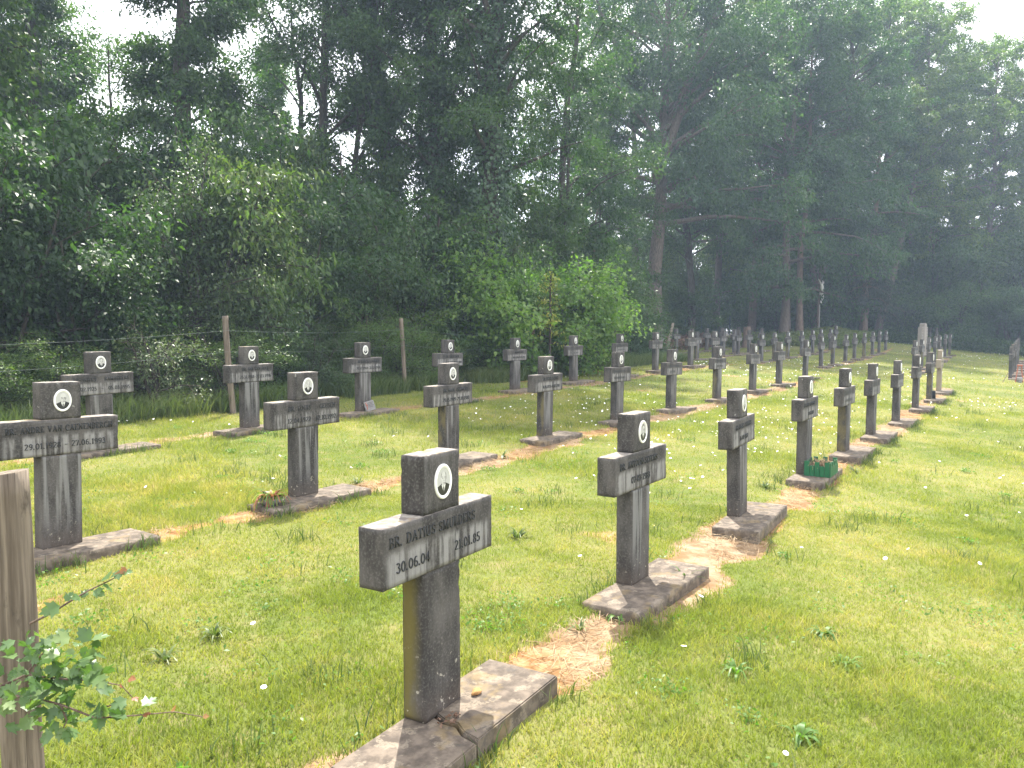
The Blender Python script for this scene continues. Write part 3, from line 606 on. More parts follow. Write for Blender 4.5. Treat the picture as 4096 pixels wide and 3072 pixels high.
# --- oval porcelain portrait
PCX, PCZ, PRX, PRZ = .007, .978+SB, .058, .074
def portrait_meshes(style):
    yb = -CDP; k = 40; a = np.arange(k)*2*np.pi/k
    prof = [(1.0, 0), (1.0, .006), (.95, .010), (.86, .0095), (.82, .006), (.80, .0055)]
    V, F = [], []
    for s, d in prof:
        for q in a: V.append((PCX+PRX*s*math.cos(q), yb-d, PCZ+PRZ*s*math.sin(q)))
    for i in range(len(prof)-1):
        for j in range(k): F.append((i*k+j, i*k+(j+1) % k, (i+1)*k+(j+1) % k, (i+1)*k+j))
    rim = polymesh('rim', V, np.array(F), True); rim.materials.append(M['porcelain'])
    # the photograph: flat tones stacked in layers a fraction of a millimetre apart
    PV, PF, PM = [], [], []; lay = [0]
    mats = ['ph_bg', 'ph_skin', 'ph_shade', 'ph_dark', 'ph_suit', 'ph_shirt', 'ph_hair']
    rx, rz = PRX*.82, PRZ*.82
    def shape(pts, m):
        lay[0] += 1; y = yb-.0048-.00012*lay[0]; b = len(PV)
        for u, v in pts:
            d = math.hypot(u, v)
            if d > .99: u, v = u/d*.99, v/d*.99        # keep inside the oval
            PV.append((PCX+rx*u, y, PCZ+rz*v))
        PF.append(list(range(b, b+len(pts)))); PM.append(mats.index(m))
    def ell(cx, cz, ax, az, m, n=18, rot=0):
        shape([(cx+ax*math.cos(t)*math.cos(rot)-az*math.sin(t)*math.sin(rot), cz+az*math.sin(t)*math.cos(rot)+ax*math.cos(t)*math.sin(rot)) for t in np.arange(n)*2*np.pi/n], m)
    ell(0, 0, .99, .99, 'ph_bg', 36)
    ox = style.get('ox', 0)
    shape([(-.98, -.35), (-.45, -.22+.03), (-.15, -.08), (.2, -.08), (.5, -.16), (.98, -.32), (.8, -.62), (.45, -.9), (0, -.99), (-.45, -.9), (-.8, -.62)], 'ph_suit')
    shape([(ox-.20, -.10), (ox+.24, -.10), (ox+.30, -.22), (ox+.05, -.80), (ox-.26, -.25)], 'ph_shirt')
    shape([(ox-.03, -.34), (ox+.08, -.34), (ox+.11, -.45), (ox+.06, -.86), (ox-.01, -.86), (ox-.06, -.45)], 'ph_dark')
    shape([(ox-.16, .05), (ox+.18, .05), (ox+.17, -.20), (ox+.02, -.32), (ox-.15, -.2)], 'ph_shade')
    if style['hair']: ell(ox+.02, .47, .37, .33, style['hair'])
    ell(ox-.36, .22, .06, .11, 'ph_skin', 10); ell(ox+.40, .22, .06, .11, 'ph_shade', 10)
    shape([(ox+.35*math.cos(t)*(1-.18*max(0, -math.sin(t)))+.02, .24+(.44 if math.sin(t) > 0 else .50)*math.sin(t)) for t in np.arange(24)*2*np.pi/24], 'ph_skin')
    shape([(ox+.37, .40), (ox+.36, .1), (ox+.2, -.2), (ox+.06, -.26), (ox+.2, -.05), (ox+.27, .2)], 'ph_shade')
    if style.get('side'): shape([(ox-.35, .3), (ox-.33, .52), (ox-.2, .68), (ox-.28, .48), (ox-.30, .3)], 'ph_hair'); shape([(ox+.39, .3), (ox+.37, .52), (ox+.22, .68), (ox+.3, .48), (ox+.33, .3)], 'ph_hair')
    for sx in (-1, 1):
        shape([(ox+.02+sx*.06, .30), (ox+.02+sx*.14, .355), (ox+.02+sx*.26, .33), (ox+.02+sx*.25, .30), (ox+.02+sx*.14, .32)], 'ph_dark')
        ell(ox+.02+sx*.155, .235, .075, .035, 'ph_shade', 10); ell(ox+.02+sx*.155, .235, .03, .03, 'ph_dark', 8)
        if style.get('glasses'):
            for t in np.arange(12)*2*np.pi/12:
                c, s = math.cos(t), math.sin(t); c2, s2 = math.cos(t+.53), math.sin(t+.53)
                cx = ox+.02+sx*.165
                shape([(cx+.14*c, .23+.095*s), (cx+.14*c2, .23+.095*s2), (cx+.12*c2, .23+.078*s2), (cx+.12*c, .23+.078*s)], 'ph_dark')
    shape([(ox+.02, .24), (ox+.07, .06), (ox+.10, .02), (ox+.0, .0), (ox-.05, .03), (ox+.01, .08)], 'ph_shade')
    shape([(ox-.13, -.085), (ox+.02, -.07), (ox+.16, -.085), (ox+.02, -.115)], 'ph_dark'); ell(ox+.02, -.15, .08, .02, 'ph_shade', 8)
    me = bpy.data.meshes.new('photograph'); me.from_pydata(PV, [], PF); me.polygons.foreach_set('material_index', PM); me.update()
    for q in mats: me.materials.append(M[q])
    return rim, me
STYLES = [dict(hair=None, side=True, ox=.0), dict(hair='ph_dark', ox=-.05), dict(hair='ph_skin', glasses=True, ox=.02), dict(hair='ph_hair', glasses=True, ox=.05), dict(hair='ph_dark', ox=.04, glasses=True)]
PORT = [portrait_meshes(s) for s in STYLES]

TXT = {  # row, index along the row -> two lines of raised letters
 (1, 0): [('BR. DATIUS SMULDERS', -.345, .772, .042, .70), ('30.06.04', -.305, .666, .042, .31), ('21.01.85', .085, .666, .042, .275)],
 (1, 1): [('BR. ANTOON-SEVENS', -.31, .768, .042, .65), ('07-07-1983', -.155, .666, .042, .37)],
 (1, 2): [('BR.AUGER CREMERS', -.27, .768, .042, .61), ('16-02-1982', -.13, .666, .040, .34)],
 (1, 3): [('BR.ARNO WOUTERS', -.30, .768, .042, .64), ('20-12-1980', -.11, .666, .040, .34)],
 (2, 0): [('BR. ANDRE VAN CAENENBERGH', -.345, .775, .040, .69), ('29.01.1928 _ 27.06.1993', -.235, .668, .038, .53)],
 (2, 1): [('BR. LOUIS', -.215, .768, .042, .28), ('GEUSEN', .14, .768, .042, .19), ('12.04.1922', -.22, .664, .042, .26), ('_', .02, .664, .042, .06), ('12.10.1992', .10, .664, .042, .24)],
 (2, 2): [('BR.JAAK CREMERS', -.17, .772, .042, .47), ('29.05.1909_29.10.1980', -.18, .664, .042, .50)],
 (2, 3): [('BR.PETER TASSET', -.16, .772, .042, .42), ('18.05.1923_01.03.1981', -.18, .664, .040, .48)],
 (3, 0): [('BR. WILLY', -.31, .772, .042, .27), ('RAMAEKERS', .04, .772, .042, .29), ('18.02.1925', -.30, .666, .042, .25), ('_', .0, .666, .042, .05), ('05.03.1995', .08, .666, .042, .26)],
 (3, 1): [('BR. JAN VAN HOLE', -.16, .775, .042, .46), ('25.11.1918_27.03.1996', -.20, .670, .042, .54)],
 (3, 2): [('BR.MARCEL LENAERTS', -.17, .775, .042, .50), ('20.12.1944_31.12.1998', -.20, .670, .042, .54)],
 (3, 3): [('BR. JAN BEYNEN', -.12, .775, .040, .38), ('12.02.1911_22.10.1989', -.14, .668, .040, .48)],
 (3, 4): [('BR.FRANS JANS', -.10, .775, .040, .33), ('01.05.1916-17.03-1991', -.18, .668, .040, .48)]}
WORN = [worn_inscription(40+i, i % 3 != 2) for i in range(5)]
ORD = 'first second third fourth fifth sixth seventh eighth ninth tenth'.split()
ROWN = {1: 'front row', 2: 'middle row', 3: 'rear row by the fence'}
NOTE = {(1, 0): 'large dark grave cross dated 30.06.04 to 21.01.85 on a cracked slab', (1, 1): 'dark grave cross dated 07-07-1983 on a broad slab, second in the front row',
 (1, 2): 'dark grave cross with streaked crossbar, third in the front row, on a shaded slab', (1, 3): 'grave cross standing behind the green planter on its slab', (1, 4): 'grave cross just behind the green planter, fifth in the front row',
 (1, 8): 'grave cross with a small dark plaque leaning at its foot', (1, 9): 'pale sandy concrete grave cross at the end of the front row',
 (2, 0): 'grave cross dated 29.01.1928 to 27.06.1993, beside the wooden post', (2, 1): 'dark grave cross with a flower bowl at its foot, second in the middle row', (2, 2): 'grave cross dated 29.05.1909 to 29.10.1980, partly behind the large front cross',
 (2, 3): 'grave cross dated 18.05.1923 to 01.03.1981 in the middle row', (3, 0): 'grave cross dated to 05.03.1995, half hidden behind the 1993 cross', (3, 1): 'grave cross dated 25.11.1918 to 27.03.1996 in front of the fence post', (3, 2): 'paler grave cross in the rear row with a small plaque at its foot',
 (3, 3): 'grave cross whose lower half hides behind the 1980 cross', (3, 4): 'grave cross in front of the bright hazel bushes, before the sapling'}
gcount = 0
def cross(s, t, zt, yaw, ld, ln, label, group, text=None, pstyle=0, shaft=None, slab=None, pale=False, portrait=True, zslab=True):
    global gcount
    X, Y = xy(s, t)
    zg = (zt+CAMZ-SB) if zt is not None else float(gz(s, t-.1))+.0
    r = thing('grave_cross', (X, Y, zg), label, 'grave cross', group, R(yaw))
    # lean about the foot
    r.rotation_euler = (Matrix.Rotation(R(yaw), 3, 'Z') @ Matrix.Rotation(ln, 3, 'X') @ Matrix.Rotation(ld, 3, 'Y')).to_euler()
    link('base_slab', slab or ME_SLABS[gcount % 3], r)
    link('shaft', PALE['shaft'] if pale else (shaft or ME_SHAFTS[gcount % 3]), r); link('crossbar', PALE['bar'] if pale else ME_BARS[gcount % 4], r)
    link('head_block', PALE['head'] if pale else ME_HEADS[(gcount*3+1) % 4], r)
    for q in (text if isinstance(text, list) else [text] if text is not None else []): link('raised_lettering', q, r)
    if portrait:
        ri, ph = PORT[pstyle % len(PORT)]
        p = link('portrait', ph, r); link('rim', ri, p)
    gcount += 1
    return r
CR_ = {}; cnt = {}
for row, s, t, z, yaw, ld, ln in NEAR:
    i = cnt.get(row, 0); cnt[row] = i+1; key = (row, i)
    lab = NOTE.get(key, 'weathered grave cross with oval portrait, %s in the %s' % (ORD[i], ROWN[row]))
    txt = [inscription([q]) for q in TXT[key]] if key in TXT else WORN[(i*2+row) % 5]
    CR_[key] = cross(s, t, z, yaw, ld, ln, lab, 'grave crosses of the near block', txt, {(1, 0): 0, (1, 1): 4, (1, 2): 2, (2, 0): 2, (2, 1): 0, (2, 2): 3, (2, 3): 3, (3, 1): 4}.get(key, i+row),
        ME_SHAFT_A if key == (1, 0) else None, ME_SLAB_CR if key == (1, 0) else None, key == (1, 9))
cnt = {}
FN = {1: "far block's first row beside the open lawn", 2: "far block's second row", 3: "far block's third row", 4: "far block's fourth row", 5: "far block's last row under the trees"}
for row, s, t, z, ld in FAR:
    i = cnt.get(row, 0); cnt[row] = i+1
    lab = 'small grave cross, %s along the %s' % (ORD[i], FN[row])
    if (row, i) == (1, 6): lab = 'leaning grave cross at the end of the first far row'
    jr = random.Random(i*17+row); cross(s, t, z, 56.3+jr.uniform(-2, 2), ld+jr.uniform(-.012, .012), jr.uniform(-.015, .015), lab, 'grave crosses of the far block', WORN[(i*3+row) % 5] if row < 4 else None, i+row, portrait=row < 4)
for i, (row, s, t, z) in enumerate(EDGE):
    cross(s, t, z, 56.3, 0, 0, 'narrow looking grave cross, %s in the row at the picture edge' % ORD[i], 'grave crosses at the picture edge', None, i, portrait=False)
for i, (px, Y) in enumerate(((3712, 47), (3728, 50), (3738, 45.5), (3752, 49), (3765, 52), (3788, 50))):
    s, t = st(colx(px, Y), Y)
    cross(s, t, None, 56.3, 0, 0, 'distant grave cross, %s of the cluster behind the memorial stone' % ORD[i], 'distant grave crosses behind the memorial', None, i, portrait=False)

def on_slab(key, lx, ln):                              # world point on a slab: along the row, towards the front
    o = CR_[key]; return Matrix.Translation(o.location) @ o.rotation_euler.to_matrix().to_4x4() @ Vector((lx, -ln, SB))
def place(o, key, lx, ln, dz=0):
    o.location = on_slab(key, lx, ln) + Vector((0, 0, dz)); o.rotation_euler = CR_[key].rotation_euler
# ------------------------------------------------------------------ things on the slabs
# green picket planter
pl = thing('planter_box', (0, 0, 0), 'green wooden planter with picket boards and dry plants on a slab', 'planter'); place(pl, (1, 3), .005, .245)
bm = bmesh.new(); W2, D2 = .205, .135
rr = random.Random(4)
def picket(bm, x, y, ax, hh):
    w, th = .0245, .011
    c0 = (x-w, y-th/2, .001) if ax == 'x' else (x-th/2, y-w, .001); c1 = (x+w, y+th/2, hh) if ax == 'x' else (x+th/2, y+w, hh)
    bm_box(bm, c0, c1, .003)
for i in range(8):
    for sy in (-1, 1): picket(bm, -W2+.026+i*(2*W2-.052)/7, sy*D2, 'x', (.115 if i % 2 else .165)+rr.uniform(-.004, .004))
for i in range(5):
    for sx in (-1, 1): picket(bm, sx*(W2+.007), -D2+.03+i*(2*D2-.06)/4, 'y', (.165 if i % 2 == 0 else .118)+rr.uniform(-.004, .004))
link('picket_boards', bm_mesh('picket_boards', bm), pl, M['green_wood'])
bm = bmesh.new(); bm_box(bm, (-W2+.012, -D2+.012, .002), (W2-.012, D2-.012, .10), .004); link('soil', bm_mesh('soil', bm), pl, M['soil'])
rg = np.random.default_rng(3)
def tuft_mesh(name, rg, n, rad, hgt, wid, arch=.8, seg=4):
    """strap leaves arching out of one point"""
    V, F = [], []
    for i in range(n):
        a = rg.random()*6.28; L_ = hgt*(.6+.6*rg.random()); el = R(35+50*rg.random()); w = wid*(.7+.6*rg.random()); b0 = np.array([math.cos(a)*rad*rg.random(), math.sin(a)*rad*rg.random(), 0])
        d = np.array([math.cos(a), math.sin(a), 0]); sd = np.array([-math.sin(a), math.cos(a), 0]); b = len(V)
        for k in range(seg+1):
            f = k/seg; e = el - arch*f*f*1.4; p = b0 + L_*f*(d*math.cos(e) + np.array([0, 0, math.sin(e)])); ww = w*math.sin(min(1, f*1.2+.25)*math.pi*.9)+.0006
            V += [tuple(p-sd*ww), tuple(p+sd*ww)]
        for k in range(seg): F.append((b+2*k, b+2*k+1, b+2*k+3, b+2*k+2))
    return polymesh(name, V, np.array(F))
V0 = []; F0 = []
for cx, cy2 in ((-.12, .03), (.0, -.02), (.1, .04), (.05, 0), (-.06, -.05)):
    tm = tuft_mesh('t', rg, 22, .05, .12, .004); v = np.array([q.co for q in tm.vertices])+np.array([cx, cy2, .10]); b = len(V0)
    V0 += [tuple(q) for q in v]; F0 += [tuple(b+k for k in p.vertices) for p in tm.polygons]; bpy.data.meshes.remove(tm)
link('dry_plants', polymesh('dry_plants', V0, np.array(F0)), pl, M['straw'])
# flower bowl
fb = thing('flower_bowl', (0, 0, 0), 'wilting plant with red and yellow leaves in a glassy bowl on a slab', 'flower bowl'); place(fb, (2, 1), -.43, .15)
bm = bmesh.new(); prof = [(.055, 0), (.085, .02), (.10, .05), (.095, .06), (.085, .05), (.0, .045)]; kk = 20
rings = [[bm.verts.new((r_*math.cos(2*math.pi*j/kk), r_*math.sin(2*math.pi*j/kk), z+.001)) for j in range(kk)] for r_, z in prof[:-1]]
for a_, b_ in zip(rings[:-1], rings[1:]):
    for j in range(kk): bm.faces.new((a_[j], a_[(j+1) % kk], b_[(j+1) % kk], b_[j]))
bm.faces.new(rings[-1]); bm.faces.new(rings[0][::-1])
link('bowl', bm_mesh('bowl', bm, True), fb, M['greystone'])
for nm_, mt_, k_, h_ in (('green_leaves', 'weed', 26, .15), ('yellow_leaves', 'leaf_gold', 22, .14), ('red_leaves', 'leaf_red', 22, .15)):
    tm = tuft_mesh(nm_, rg, k_, .06, h_, .013, .9); link(nm_, tm, fb, M[mt_]).location = (0, 0, .05)
# memorial plaque leaning on the shaft of the 1998 cross
pq = thing('leaning_plaque', (0, 0, 0), 'small grey memorial plaque leaning on the 1998 cross', 'plaque'); place(pq, (3, 2), .07, .165)
pq.rotation_euler = (CR_[(3, 2)].rotation_euler.to_matrix() @ Matrix.Rotation(R(-17), 3, 'X') @ Matrix.Rotation(R(-7), 3, 'Y')).to_euler()
bm = bmesh.new(); bm_box(bm, (-.11, -.012, .012), (.11, .012, .16), .004); bm_box(bm, (-.09, -.02, 0), (.10, .02, .014), .003); link('plate', bm_mesh('plate', bm), pq, M['greystone'])
bm = bmesh.new()
for i in range(4): bm_box(bm, (-.045, -.0165, .125-i*.022), (.085-.02*(i % 2), -.0135, .132-i*.022))
link('engraved_lines', bm_mesh('engraved_lines', bm), pq, M['lettergrey'])
V, F = tubes([np.array([(-.085, -.015, .03), (-.075, -.017, .08), (-.085, -.016, .135), (-.06, -.017, .15)]), np.array([(-.085, -.016, .09), (-.06, -.02, .11), (-.055, -.016, .085)])], [[.006, .007, .006, .003], [.004, .006, .003]])
link('rose_ornament', polymesh('rose_ornament', V, F, True), pq, M['rust'])
# dark wedge leaning at the ninth cross
wg = thing('leaning_tablet', (0, 0, 0), 'small dark granite tablet propped at the foot of a front row cross', 'tablet'); place(wg, (1, 8), .17, .09)
wg.rotation_euler = (CR_[(1, 8)].rotation_euler.to_matrix() @ Matrix.Rotation(R(-32), 3, 'Y')).to_euler()
bm = bmesh.new(); bm_box(bm, (-.02, -.09, 0), (.02, .09, .22), .004); link('tablet', bm_mesh('tablet', bm), wg, M['granite'])
bm = bmesh.new(); bm_box(bm, (.0205, -.05, .10), (.0225, .05, .11)); bm_box(bm, (.0205, -.06, .13), (.0225, .06, .14)); link('engraved_lines', bm_mesh('engraved_lines', bm), wg, M['greystone'])
# pebble and dead leaves on the first slab
def pebble(name, seed, sx, sy, sz):
    bm = bmesh.new(); bmesh.ops.create_icosphere(bm, subdivisions=3, radius=1); r = np.random.default_rng(seed); of = r.random(3)*50
    for v in bm.verts:
        k = 1+.5*(float(vnoise(v.co.x*1.1+of[0], v.co.y*1.1+v.co.z*.9+of[1], 1.0))-.5); v.co = Vector((v.co.x*sx*k, v.co.y*sy*k, max(v.co.z, -.6)*sz*k))
    return bm_mesh(name, bm, False)
o = link('pebble', pebble('pebble', 2, .030, .022, .017), None, M['stone']); tag(o, 'orange brown pebble lying on the cracked slab', 'stone'); place(o, (1, 0), .192, .155, .011)
n = 26; P = np.stack([rg.normal(-.06, .035, n), -.20+rg.normal(0, .022, n), SB+.004+.012*rg.random(n)], 1)
V, F = leaves(rg, P, rg.normal(0, 1, (n, 3))*np.array([1, 1, .25]), rg.normal(0, .5, (n, 3))+np.array([0, 0, 1.]), .024)
o = link('dead_leaf_clump', polymesh('dead_leaf_clump', V, F), None, M['litter']); tag(o, 'withered leaves caught in the crack of the slab', 'dead leaves'); o.location = CR_[(1, 0)].location; o.rotation_euler = CR_[(1, 0)].rotation_euler

# ------------------------------------------------------------------ wooden posts, wires, hawthorn
def post_mesh(p0, p1, r, seed, sides=28, tilt=0.0):
    """rough round post from p0 to p1 (local), sawn flat on top"""
    rs = np.random.default_rng(seed); k = 22; p0 = np.array(p0); p1 = np.array(p1); ax = (p1-p0)
    f = np.linspace(0, 1, k); a = np.arange(sides)*2*np.pi/sides; V = []
    for q in f:
        c = p0+ax*q + np.array([math.sin(q*5+seed)*.006, math.cos(q*4+seed)*.006, 0])
        for t in a:
            rr_ = r*(1+.07*(float(vnoise(t*1.3+seed, q*6, 1.0))-.5)+.05*(float(vnoise(math.cos(t)*3+seed, math.sin(t)*3+q, 1.0))-.5) - .05*q)
            V.append(c+np.array([math.cos(t)*rr_, math.sin(t)*rr_, tilt*math.cos(t)*rr_ if q == 1 else 0]))
    F4 = [(i*sides+j, i*sides+(j+1) % sides, (i+1)*sides+(j+1) % sides, (i+1)*sides+j) for i in range(k-1) for j in range(sides)]
    me = bpy.data.meshes.new('fence_post'); me.from_pydata([tuple(v) for v in V], [], F4+[tuple((k-1)*sides+j for j in range(sides))]); me.update()
    me.polygons.foreach_set('use_smooth', [True]*len(F4)+[False]); return me
def post(top_px, low_px, Y, r, label, seed, wood='wood', group='fence posts'):
    a, b = at(*low_px, Y), at(*top_px, Y); d = (b-a)/(b.z-a.z); z0 = float(gzw(a.x, Y))-.05; base = a+d*(z0-a.z)
    o = link('fence_post', post_mesh((0, 0, 0), tuple(b-base), r, seed, tilt=.12), None, M[wood]); o.location = base
    tag(o, label, 'fence post', group); return base, b
_, ptop0 = post((16, 1890), (104, 3072), 2.1, .052, 'thick weathered round wooden post behind the hawthorn twigs', 3)
b1, p1 = post((899, 1264), (915, 1455), 12.2, .048, 'pale grey wooden fence post behind the 1996 cross', 8)
b2, p2 = post((1605, 1273), (1613, 1440), 16.0, .045, 'thin wooden fence post among the shrubs beside the hazel', 12)
p3 = Vector((*xy(17.5, -11.0), 0)); p3.z = float(gz(17.5, -11.0))+1.3
o = link('fence_post', post_mesh((0, 0, 0), (0, .03, 1.32), .045, 15), None, M['wood']); o.location = (p3.x, p3.y, p3.z-1.32); tag(o, 'wooden fence post buried in the hazel foliage', 'fence post', 'fence posts')
pm = Vector((*xy(2.8, -10.6), 0)); pm.z = float(gz(2.8, -10.6))+1.35
o = link('fence_post', post_mesh((0, 0, 0), (0, .03, 1.38), .05, 19), None, M['wood']); o.location = (pm.x, pm.y, pm.z-1.38); tag(o, 'wooden fence post in the bramble mass', 'fence post', 'fence posts')
for dz, lab in ((-.23, 'upper strand of the thin wire fence along the shrubs'), (-.56, 'lower strand of the thin wire fence along the shrubs')):
    pts = []
    for a, b in ((pm, p1), (p1, p2), (p2, p3)):
        for k in range(12):
            f = k/12; q = a.lerp(b, f); pts.append((q.x+.05, q.y-.05, q.z+dz-.05*math.sin(math.pi*f)))
    V, F = tubes([np.array(pts)], [np.full(len(pts), .0015)], 5)
    o = link('fence_wire', polymesh('fence_wire', V, F, True), None, M['wire']); tag(o, lab, 'wire')
# hawthorn shoot reaching in beside the nearest post
HS = 560/691
def hp(x, y, Y): return np.array(at(x*HS, 2300+y*HS, Y))
tw = [[(150, 240, 2.02), (250, 190, 1.98), (330, 140, 1.96), (440, 75, 1.95), (520, 38, 1.95), (600, -4, 1.96)],
      [(-60, 570, 2.0), (60, 525, 1.99), (130, 492, 1.97), (230, 505, 1.93), (330, 515, 1.92), (470, 520, 1.92), (600, 545, 1.94), (655, 605, 1.95)],
      [(-50, 600, 2.0), (140, 600, 1.95), (300, 640, 1.9), (470, 705, 1.88), (580, 700, 1.9), (700, 690, 1.92), (860, 675, 1.95), (1000, 700, 1.97)],
      [(130, 492, 1.97), (200, 400, 1.97), (260, 340, 1.96), (330, 330, 1.97)], [(300, 640, 1.9), (330, 720, 1.9), (290, 800, 1.9)], [(330, 515, 1.92), (390, 470, 1.9), (420, 440, 1.9)],
      [(470, 705, 1.88), (520, 650, 1.87), (560, 640, 1.87)]]
hx = thing('hawthorn_shoot', (-1.55, 1.95, float(gzw(-1.55, 1.95))), 'hawthorn twigs with lobed leaves reaching past the thick wooden post', 'hawthorn')
o0 = np.array(hx.location); paths = [np.array([hp(*q) for q in t])-o0 for t in tw]
paths.append(np.array([[0, 0, 0], [.02, -.02, .3], paths[1][0]*.9, paths[1][0]])); paths.append(np.array([[0, 0, 0], [.0, .04, .3], paths[2][0]]))
V, F = tubes(paths, [np.linspace(.0035, .0012, len(p)) for p in paths], 5)
link('twigs', polymesh('twigs', V, F, True), hx, M['bark_pine'])
lob = np.array([(0, 0), (.12, .10), (.42, .22), (.36, .34), (.55, .62), (.30, .56), (.24, .82), (.12, .80), (0, 1.0)]); lob = np.concatenate([lob, [(-x, y) for x, y in lob[::-1][1:-1]]])
def lobed(rg, pts, size, up=.6):
    V, F = [], []
    for p in pts:
        A = unit(rg.normal(0, 1, 3)*np.array([1, 1, .5])); Nn = unit(rg.normal(0, .6, 3)+np.array([0, -.35, up])); S = unit(np.cross(A, Nn)); Nn = np.cross(S, A); s = size*(.6+.7*rg.random()); b = len(V)
        for u, v in lob: V.append(p+s*(S*u*.85+A*v+Nn*(.16*abs(u)-.12*v*v)))
        c = len(V); V.append(p+s*A*.5); k = len(lob)
        for i in range(k): F.append((b+i, b+(i+1) % k, c))
    return polymesh('leaves', V, np.array(F))
rg = np.random.default_rng(21); lp = []
for i, p in enumerate(paths[:7]):
    nn = (9, 26, 26, 11, 11, 7, 7)[i]
    for k in range(nn):
        f = rg.random()**(1 if i else .8)*(.75 if i in (1, 2) else 1)*(len(p)-1); a = int(min(f, len(p)-2)); lp.append(p[a]+(p[a+1]-p[a])*(f-a)+rg.normal(0, .018 if i else .008, 3))
for k in range(80): lp.append(hp(rg.uniform(20, 500), rg.uniform(300, 760), rg.uniform(1.85, 2.0))-o0)
link('leaves', lobed(rg, lp, .042), hx, M['leaf_thorn'])
rp_ = [paths[0][4], paths[0][5], paths[0][5]+.01, paths[1][6], paths[1][7], paths[1][6]+.012, paths[2][6], paths[2][7], paths[2][5]]
me = lobed(rg, rp_, .022); me.name = 'young_leaves'; link('young_leaves', me, hx, M['leaf_red'])

# ------------------------------------------------------------------ broad leaved weeds and small flowers in the lawn
def weed(px, py, size, label, kind='strap', group=None):
    # stand it where that patch of lawn is
    lo, hi = 1.5, 60.
    for _ in range(40):
        mid = (lo+hi)/2; p = at(px, py, mid)
        if p.z > float(gzw(p.x, p.y)): lo = mid
        else: hi = mid
    p = at(px, py, lo); r = np.random.default_rng(int(px*7+py))
    me = tuft_mesh('broadleaf_weed', r, 17 if kind == 'strap' else 20, .03, size*.5, size*(.036 if kind == 'strap' else .062), .5 if kind == 'strap' else .9)
    o = link('broadleaf_weed', me, None, M['tallgrass' if kind == 'strap' else 'weed']); o.location = (p.x, p.y, float(gzw(p.x, p.y))); tag(o, label, 'weed', group); return o
weed(2740, 2330, .26, 'tall plantain tuft at the front corner of the 1983 slab'); weed(2480, 2470, .20, 'jagged dandelion rosette before the 1983 slab', 'round')
weed(660, 2640, .20, 'long leaved weed in open lawn near the hawthorn'); weed(2940, 2690, .17, 'small rosette in the lawn below the third slab', 'round')
weed(3420, 1890, .24, 'bright green weed clump just past the sixth slab'); weed(3290, 2540, .20, 'leafy weed alone in the wide lawn strip', 'round'); weed(2070, 2150, .24, 'plantain tuft beside the second cross shadow')
weed(2010, 1830, .26, 'tall weed clump behind the 1980 slab'); weed(1430, 1935, .22, 'leafy weed sprouting at the end of the flower bowl slab'); weed(3060, 1950, .22, 'grassy weed before the planter slab'); weed(1720, 2560, .18, 'grassy weed beside the large front cross', 'strap')
weed(3200, 2950, .2, 'flat rosette low in the sunny lawn', 'round'); weed(860, 2540, .2, 'pair of upright leaves in the lawn'); weed(3380, 2660, .19, 'leaf rosette in the dry lawn', 'round'); weed(2320, 2520, .16, 'weed beside the bare earth before the second slab')

# ------------------------------------------------------------------ trees and shrubs
def skeleton(rng, h, r0, cb, cr, nb, lean=(0, 0), up=(12, 55), droop=.5, prof='round', ntw=7, top=.93, stems=1):
    paths, rads, tw = [], [], []
    for sidx in range(stems):
        k = 11; f = np.linspace(0, 1, k); hs = h*(1 if sidx == 0 else rng.uniform(.6, .95)); r1 = r0*(1 if sidx == 0 else rng.uniform(.55, .9))
        sa_ = rng.random()*6.28; sp = 0 if stems == 1 else cr*.55*rng.random()
        ax = np.stack([lean[0]*f+np.cumsum(rng.normal(0, .012*h, k))*.35*(f > 0)+math.cos(sa_)*sp*f, lean[1]*f+np.cumsum(rng.normal(0, .012*h, k))*.35*(f > 0)+math.sin(sa_)*sp*f, f*hs*top], 1)
        ax -= ax[0]; rad = r1*(1-f)**.75+.018; rad[0] *= 1.35
        paths.append(ax); rads.append(rad)
        for i in range(max(2, nb//stems)):
            u = (i+rng.random())/max(2, nb//stems); z = cb+(hs*top-cb)*u**.9; q = z/(hs*top)*(k-1); a = int(min(q, k-2)); b = ax[a]+(ax[a+1]-ax[a])*(q-a); rb = np.interp(q, np.arange(k), rad)
            uu = (z-cb)/max(.1, hs*top-cb)
            pf = {'round': (.55+.9*uu)*(1-uu)**.5*1.25+.12, 'cone': (1-uu)*.9+.15, 'flat': (.75+.5*uu)*(1-uu)**.35+.12, 'column': .8*(1-uu)**.4+.15}[prof]
            Lb = cr*pf*rng.uniform(.7, 1.15); az = i*2.4+rng.normal(0, .5); e0 = R(up[0]+(up[1]-up[0])*uu+rng.normal(0, 9)); kk = 7; p = b.copy(); P = [p.copy()]
            for j in range(kk-1):
                e = e0-droop*(j/(kk-1))**1.4*1.2+rng.normal(0, .10); az += rng.normal(0, .13); p = p+Lb/(kk-1)*np.array([math.cos(az)*math.cos(e), math.sin(az)*math.cos(e), math.sin(e)]); P.append(p.copy())
            P = np.array(P); rr_ = np.linspace(min(rb*.5, .012+.02*Lb), .006, kk); paths.append(P); rads.append(rr_)
            for j in range(ntw):
                q2 = rng.uniform(.22, 1.0)*(kk-1); a2 = int(min(q2, kk-2)); s0 = P[a2]+(P[a2+1]-P[a2])*(q2-a2); d = unit(P[a2+1]-P[a2]); w = unit(np.cross(d, rng.normal(0, 1, 3)))
                d2 = unit(d*.8+w*.9+np.array([0, 0, .05-.35*droop])); lt = Lb*rng.uniform(.18, .38)*(1.15-.5*q2/(kk-1))+.12
                tp = np.array([s0, s0+d2*lt*.5+np.array([0, 0, .02*lt]), s0+d2*lt+np.array([0, 0, -.18*droop*lt])]); tw.append(tp)
    return paths, rads, tw
